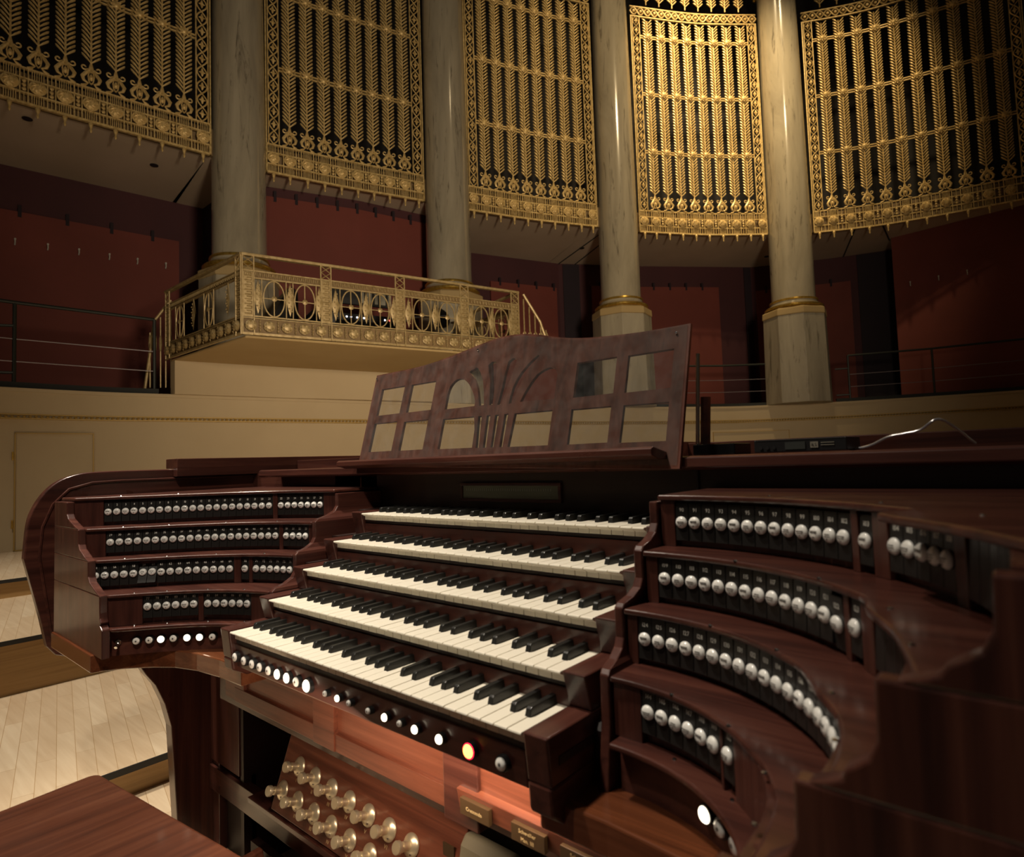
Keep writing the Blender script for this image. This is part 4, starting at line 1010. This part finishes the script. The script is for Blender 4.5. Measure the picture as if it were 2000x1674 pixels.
# --- board of toe studs
P0 = Vector((0, 0.24, -0.345)); P1 = Vector((0, 0.185, -0.50)); ud = (P1 - P0).normalized(); nrm = Vector((0, ud.z, -ud.y)) ; nrm = nrm if nrm.y < 0 else -nrm
tb = thing('toe_stud_board', (0.13, 0.2, -0.52), 'slanted mahogany board of brass toe studs below the keyboards', 'toe board')
q = [P0 - ud * 0.012, P1 + ud * 0.006]
v = []
for x in (-0.19, 0.455):
    for p_ in q: v += [(x, p_.y, p_.z), (x, p_.y - nrm.y * 0.022, p_.z - nrm.z * 0.022)]
MB().add(v, [(0, 2, 3, 1), (4, 5, 7, 6), (0, 4, 6, 2), (1, 3, 7, 5), (0, 1, 5, 4), (2, 6, 7, 3)]).build('board', WR, tb, bevel=0.003, seg=3)
MB().box(-0.30, 0.47, 0.178, 0.30, -0.525, -0.51).build('lower_rail', WX, tb, bevel=0.002)
romans = ['I', 'II', 'III', 'IV', 'V', 'VI']
def toe_stud(x, vv, lab):
    o = P0 + ud * vv + Vector((x, 0, 0)) + nrm * 0.0005
    c = MB().lathe([(0.0215, 0), (0.0225, 0.0015), (0.0222, 0.003), (0.019, 0.006), (0.0135, 0.009), (0.0105, 0.0105)], o, nrm, 28).build('toe_stud', BRASS, tb, smooth=50)
    c2 = MB().lathe([(0.0085, 0.009), (0.0085, 0.020), (0.0095, 0.0205), (0.0095, 0.026), (0.0065, 0.0265), (0.0065, 0.034)], o, nrm, 20).build('stud_neck', BRASS, c, smooth=40)
    h = MB().lathe([(0.0105, 0.033), (0.0125, 0.0345), (0.0125, 0.0405), (0.0115, 0.0425), (0.0105, 0.0425)], o, nrm, 24)
    u_ = ud; s_ = Vector((1, 0, 0))
    for j in range(-3, 4):
        hw = math.sqrt(max(0.0105 ** 2 - (j * 0.0028) ** 2, 0)) * 0.95
        a = o + nrm * 0.0428 + s_ * (j * 0.0028); h.tube([a - u_ * hw, a + u_ * hw], 0.0007, 4)
    h.build('stud_cap', BRASS, c, smooth=40)
    for k in range(2):
        an = -0.7 + k * 1.4; MB().lathe([(0.0016, 0.007), (0.0016, 0.0105)], o + ud * 0.0155 * math.cos(an) + s_ * 0.0155 * math.sin(an), nrm, 8).build('screw', CHROME, c)
    # roman figure under the stud
    m = MB(); tm = text_mb(lab, 0.011, (0, 0, 0)); b0 = o + ud * 0.031
    m.add([tuple(b0 + s_ * p[0] - ud * p[2] + nrm * 0.0006) for p in tm.v], tm.f); m.build('stud_number', GILTTXT, c)
for i in range(7): toe_stud(-0.114 + i * 0.0722, 0.054 + i * 0.004, ('Z I', 'P I', 'S I', 'S II', 'Z II', 'Z III', 'P II')[i] if False else romans[min(i, 5)])
for i in range(6): toe_stud(-0.157 + i * 0.0726, 0.119 + i * 0.003, romans[i])
o = P0 + ud * 0.052 + nrm * 0.001
m = MB(); m.box(0.405, 0.435, o.y - 0.003, o.y, o.z - 0.012, o.z + 0.012)
m.build('brass_plate', PLATE, tb)
MB().lathe([(0.006, 0), (0.006, 0.006), (0.003, 0.008)], (0.413, o.y - 0.012, o.z - 0.026), nrm, 12).build('small_stud', PORC, tb, smooth=50)

# --- pedalboard, mostly hidden in the dark under the desk
t = thing('pedalboard', (-0.2, 0.2, -0.88), 'dark wooden pedalboard in the shade under the organ console', 'pedalboard')
for k in range(16):
    x = -0.42 + k * 0.066
    MB().box(x, x + 0.026, -0.18, 0.27, -0.80, -0.765).build('pedal_key', WY, t, bevel=0.003)
    if k % 7 not in (2, 6):
        MB().prism([(0.05, -0.765), (0.06, -0.71), (0.25, -0.70), (0.26, -0.765)], 'x', x + 0.036, x + 0.058).build('pedal_sharp', WR, t, bevel=0.004)
MB().box(-0.46, 0.66, 0.262, 0.285, -0.88, -0.72).build('pedal_frame', WDARK, t)
MB().box(-0.46, 0.66, -0.22, -0.18, -0.88, -0.76).build('pedal_frame', WDARK, t)

# --- organ bench, lower left corner
t = thing('organ_bench', (0.5, -0.35, -0.88), 'brown wooden organ bench in front of the console', 'bench')
a = math.atan2(0.063, 0.525); c_, s_ = math.cos(a), math.sin(a)
def bp_(u, v_): return (-0.216 + u * c_ - v_ * s_ * 1.0, -0.179 + u * s_ + v_ * c_)
def rr(u0, u1, v0, v1, r=0.02):
    out = []
    for (cu, cv_, a0) in ((u1 - r, v1 - r, 0), (u0 + r, v1 - r, 90), (u0 + r, v0 + r, 180), (u1 - r, v0 + r, 270)):
        for k in range(5): an = math.radians(a0 + k * 22.5); out.append(bp_(cu + r * math.cos(an), cv_ + r * math.sin(an)))
    return out
MB().prism(rr(0, 1.25, -0.34, 0), 'z', -0.315, -0.28).build('seat', WBENCH, t, bevel=0.006, seg=3)
for u in (0.06, 1.15):
    P = [bp_(u, -0.33), bp_(u + 0.04, -0.33), bp_(u + 0.04, -0.13), bp_(u, -0.13)]
    MB().prism(P, 'z', -0.88, -0.315).build('leg', WBENCH, t, bevel=0.004)
P = [bp_(0.10, -0.24), bp_(1.15, -0.24), bp_(1.15, -0.21), bp_(0.10, -0.21)]
MB().prism(P, 'z', -0.55, -0.45).build('stretcher', WBENCH, t, bevel=0.004)

# --- music desk with pierced openings
md = thing('music_desk', (0.34, 0.45, 0.337), 'pierced mahogany music desk with square windows and a fan motif', 'music desk')
dy0, dz0, dy1, dz1 = 0.432, 0.335, 0.505, 0.590
uv = Vector((0, dy1 - dy0, dz1 - dz0)).normalized(); dn = Vector((0, -uv.z, uv.y))
OUT = [(-0.145, 0.004), (-0.150, 0.279), (-0.10, 0.2795)] + smoothpath([(-0.007, 0.280), (0.08, 0.284), (0.187, 0.298), (0.265, 0.311), (0.332, 0.319), (0.398, 0.316), (0.456, 0.304), (0.511, 0.288), (0.563, 0.277), (0.617, 0.270), (0.682, 0.265), (0.751, 0.262), (0.827, 0.262)], 3) + [(0.827, -0.022)]
HOLES = [[(-0.110, 0.231), (-0.006, 0.231), (-0.006, 0.150), (-0.110, 0.150)], [(0.022, 0.230), (0.122, 0.230), (0.122, 0.149), (0.022, 0.149)],
    smoothpath([(0.176, 0.145), (0.176, 0.185), (0.181, 0.207), (0.195, 0.221), (0.212, 0.225), (0.230, 0.220), (0.252, 0.203), (0.270, 0.180), (0.281, 0.158), (0.282, 0.145)], 2),
    smoothpath([(0.298, 0.144), (0.284, 0.185), (0.264, 0.220), (0.243, 0.239), (0.257, 0.244), (0.272, 0.246), (0.298, 0.205), (0.314, 0.145)], 2),
    smoothpath([(0.331, 0.143), (0.322, 0.202), (0.306, 0.249), (0.331, 0.254), (0.338, 0.221), (0.342, 0.143)], 2),
    smoothpath([(0.357, 0.141), (0.364, 0.185), (0.371, 0.249), (0.397, 0.252), (0.391, 0.220), (0.379, 0.180), (0.368, 0.141)], 2),
    smoothpath([(0.393, 0.140), (0.398, 0.180), (0.417, 0.216), (0.448, 0.245), (0.465, 0.251), (0.436, 0.214), (0.412, 0.171), (0.403, 0.142)], 2),
    smoothpath([(0.427, 0.142), (0.435, 0.160), (0.448, 0.182), (0.467, 0.205), (0.494, 0.216), (0.512, 0.213), (0.523, 0.199), (0.524, 0.170), (0.524, 0.140)], 2),
    [(0.574, 0.217), (0.672, 0.217), (0.672, 0.137), (0.574, 0.137)], [(0.698, 0.215), (0.797, 0.215), (0.797, 0.135), (0.698, 0.135)],
    [(-0.110, 0.127), (-0.008, 0.127), (-0.008, 0.043), (-0.110, 0.043)], [(0.022, 0.123), (0.120, 0.123), (0.120, 0.042), (0.022, 0.042)],
    [(0.177, 0.119), (0.287, 0.118), (0.296, 0.084), (0.298, 0.039), (0.177, 0.040)],
    [(0.301, 0.117), (0.313, 0.117), (0.320, 0.038), (0.310, 0.038)], [(0.329, 0.117), (0.341, 0.117), (0.344, 0.037), (0.333, 0.037)],
    [(0.356, 0.116), (0.368, 0.116), (0.367, 0.037), (0.358, 0.037)], [(0.385, 0.116), (0.397, 0.116), (0.395, 0.037), (0.385, 0.036)],
    [(0.416, 0.115), (0.524, 0.114), (0.524, 0.035), (0.410, 0.036)], [(0.574, 0.111), (0.671, 0.110), (0.671, 0.034), (0.574, 0.034)],
    [(0.699, 0.109), (0.796, 0.107), (0.796, 0.031), (0.698, 0.032)]]
cu = bpy.data.curves.new('pierced', 'CURVE'); cu.dimensions = '2D'; cu.fill_mode = 'BOTH'; cu.extrude = 0.004
for loop in [OUT] + HOLES:
    sp_ = cu.splines.new('POLY'); sp_.points.add(len(loop) - 1); sp_.use_cyclic_u = True
    for p_, (u, vv) in zip(sp_.points, loop): p_.co = (u, vv, 0, 1)
co = bpy.data.objects.new('pierced', cu); C.objects.link(co); bpy.context.view_layer.update()
me = bpy.data.meshes.new_from_object(co.evaluated_get(bpy.context.evaluated_depsgraph_get()))
vv_ = [tuple(p.co) for p in me.vertices]; ff_ = [list(p.vertices) for p in me.polygons]
bpy.data.objects.remove(co)
Pb = Vector((0, dy0, dz0))
def D3(u, t_, d=0.0): return tuple(Pb + Vector((u, 0, 0)) + uv * t_ + dn * (d + 0.0))
MB().add([D3(x, y, z) for x, y, z in vv_], ff_).build('pierced_panel', WDESK, md)
inset = [D3(u, t_, dd) for dd in (0.0052, 0.0062) for u, t_ in ((-0.142, 0.006), (0.822, -0.016), (0.822, 0.2605), (0.7, 0.262), (0.6, 0.268), (0.5, 0.288), (0.4, 0.312), (0.33, 0.316), (0.25, 0.305), (0.15, 0.288), (0.0, 0.277), (-0.146, 0.276))]
MB().add(inset, [list(range(12))[::-1], list(range(12, 24))] + [(i, (i + 1) % 12, 12 + (i + 1) % 12, 12 + i) for i in range(12)]).build('glass_pane', GLASS, md)
MB().prism([(0.372, 0.341), (0.372, 0.352), (0.380, 0.356), (0.436, 0.345), (0.436, 0.333), (0.400, 0.333)], 'x', -0.165, 0.80).build('ledge', WR if False else WX, md, bevel=0.0015)
stay = MB().tube([(0.835, 0.507, 0.53), (0.815, 0.53, 0.345)], 0.004, 8).build('stay', CHROME, md, smooth=True)
MB().tube([(0.83, 0.545, 0.45), (0.822, 0.548, 0.335)], 0.010, 8).build('prop', WX, md)
for u, t_ in ((-0.142, 0.266), (0.80, 0.246), (0.262, 0.296)): MB().lathe([(0.003, 0), (0.002, 0.0016)], D3(u, t_, 0.0062), dn, 8).build('screw', CHROME, md)

# --- black unit with display on the console top, silver cable
t = thing('rack_unit', (1.005, 0.53, 0.337), 'flat black electronic unit with a small display on the console top', 'electronic unit')
MB().box(0.932, 1.078, 0.500, 0.60, 0.3385, 0.3600).build('body', EQUIP, t, bevel=0.0015)
MB().box(0.984, 1.016, 0.4985, 0.5005, 0.3425, 0.3550).build('display', mat('dim_display', (0.06, 0.065, 0.06), 0.2), t)
MB().box(1.024, 1.036, 0.4985, 0.5005, 0.3440, 0.3540).build('badge', GREYP, t)
text_mb('RS', 0.0075, (1.030, 0.4978, 0.349)).build('badge_lettering', EQUIP, t)
m = MB()
for z in (0.3515, 0.3475): m.box(1.040, 1.060, 0.4990, 0.5002, z, z + 0.0012)
m.build('small_print', GREYP, t)
for x in (0.944, 0.955, 0.966): MB().lathe([(0.003, 0), (0.003, 0.002)], (x, 0.4995, 0.346), (0, -1, 0), 10).build('button', BLACKR, t)
MB().box(0.935, 1.075, 0.4995, 0.5015, 0.3585, 0.3602).build('bright_edge', CHROME, t)
tag(MB().tube(smoothpath([(1.07, 0.56, 0.3385), (1.10, 0.555, 0.344), (1.128, 0.55, 0.357), (1.15, 0.55, 0.361), (1.172, 0.55, 0.366), (1.195, 0.55, 0.381), (1.215, 0.585, 0.366), (1.235, 0.62, 0.342)], 5), 0.0022, 8).build('cable', mat('silver_cable', (0.55, 0.55, 0.58), 0.25, 0.7), smooth=True), 'thin silver cable curling up from the black unit on the console', 'cable')
tag(MB().box(0.812, 0.892, 0.515, 0.60, 0.3375, 0.3580).build('black_case', mat('gloss_black', (0.006, 0.006, 0.007), 0.1, coat=0.5), bevel=0.002), 'small glossy black case on the console top beside the music desk', 'case')
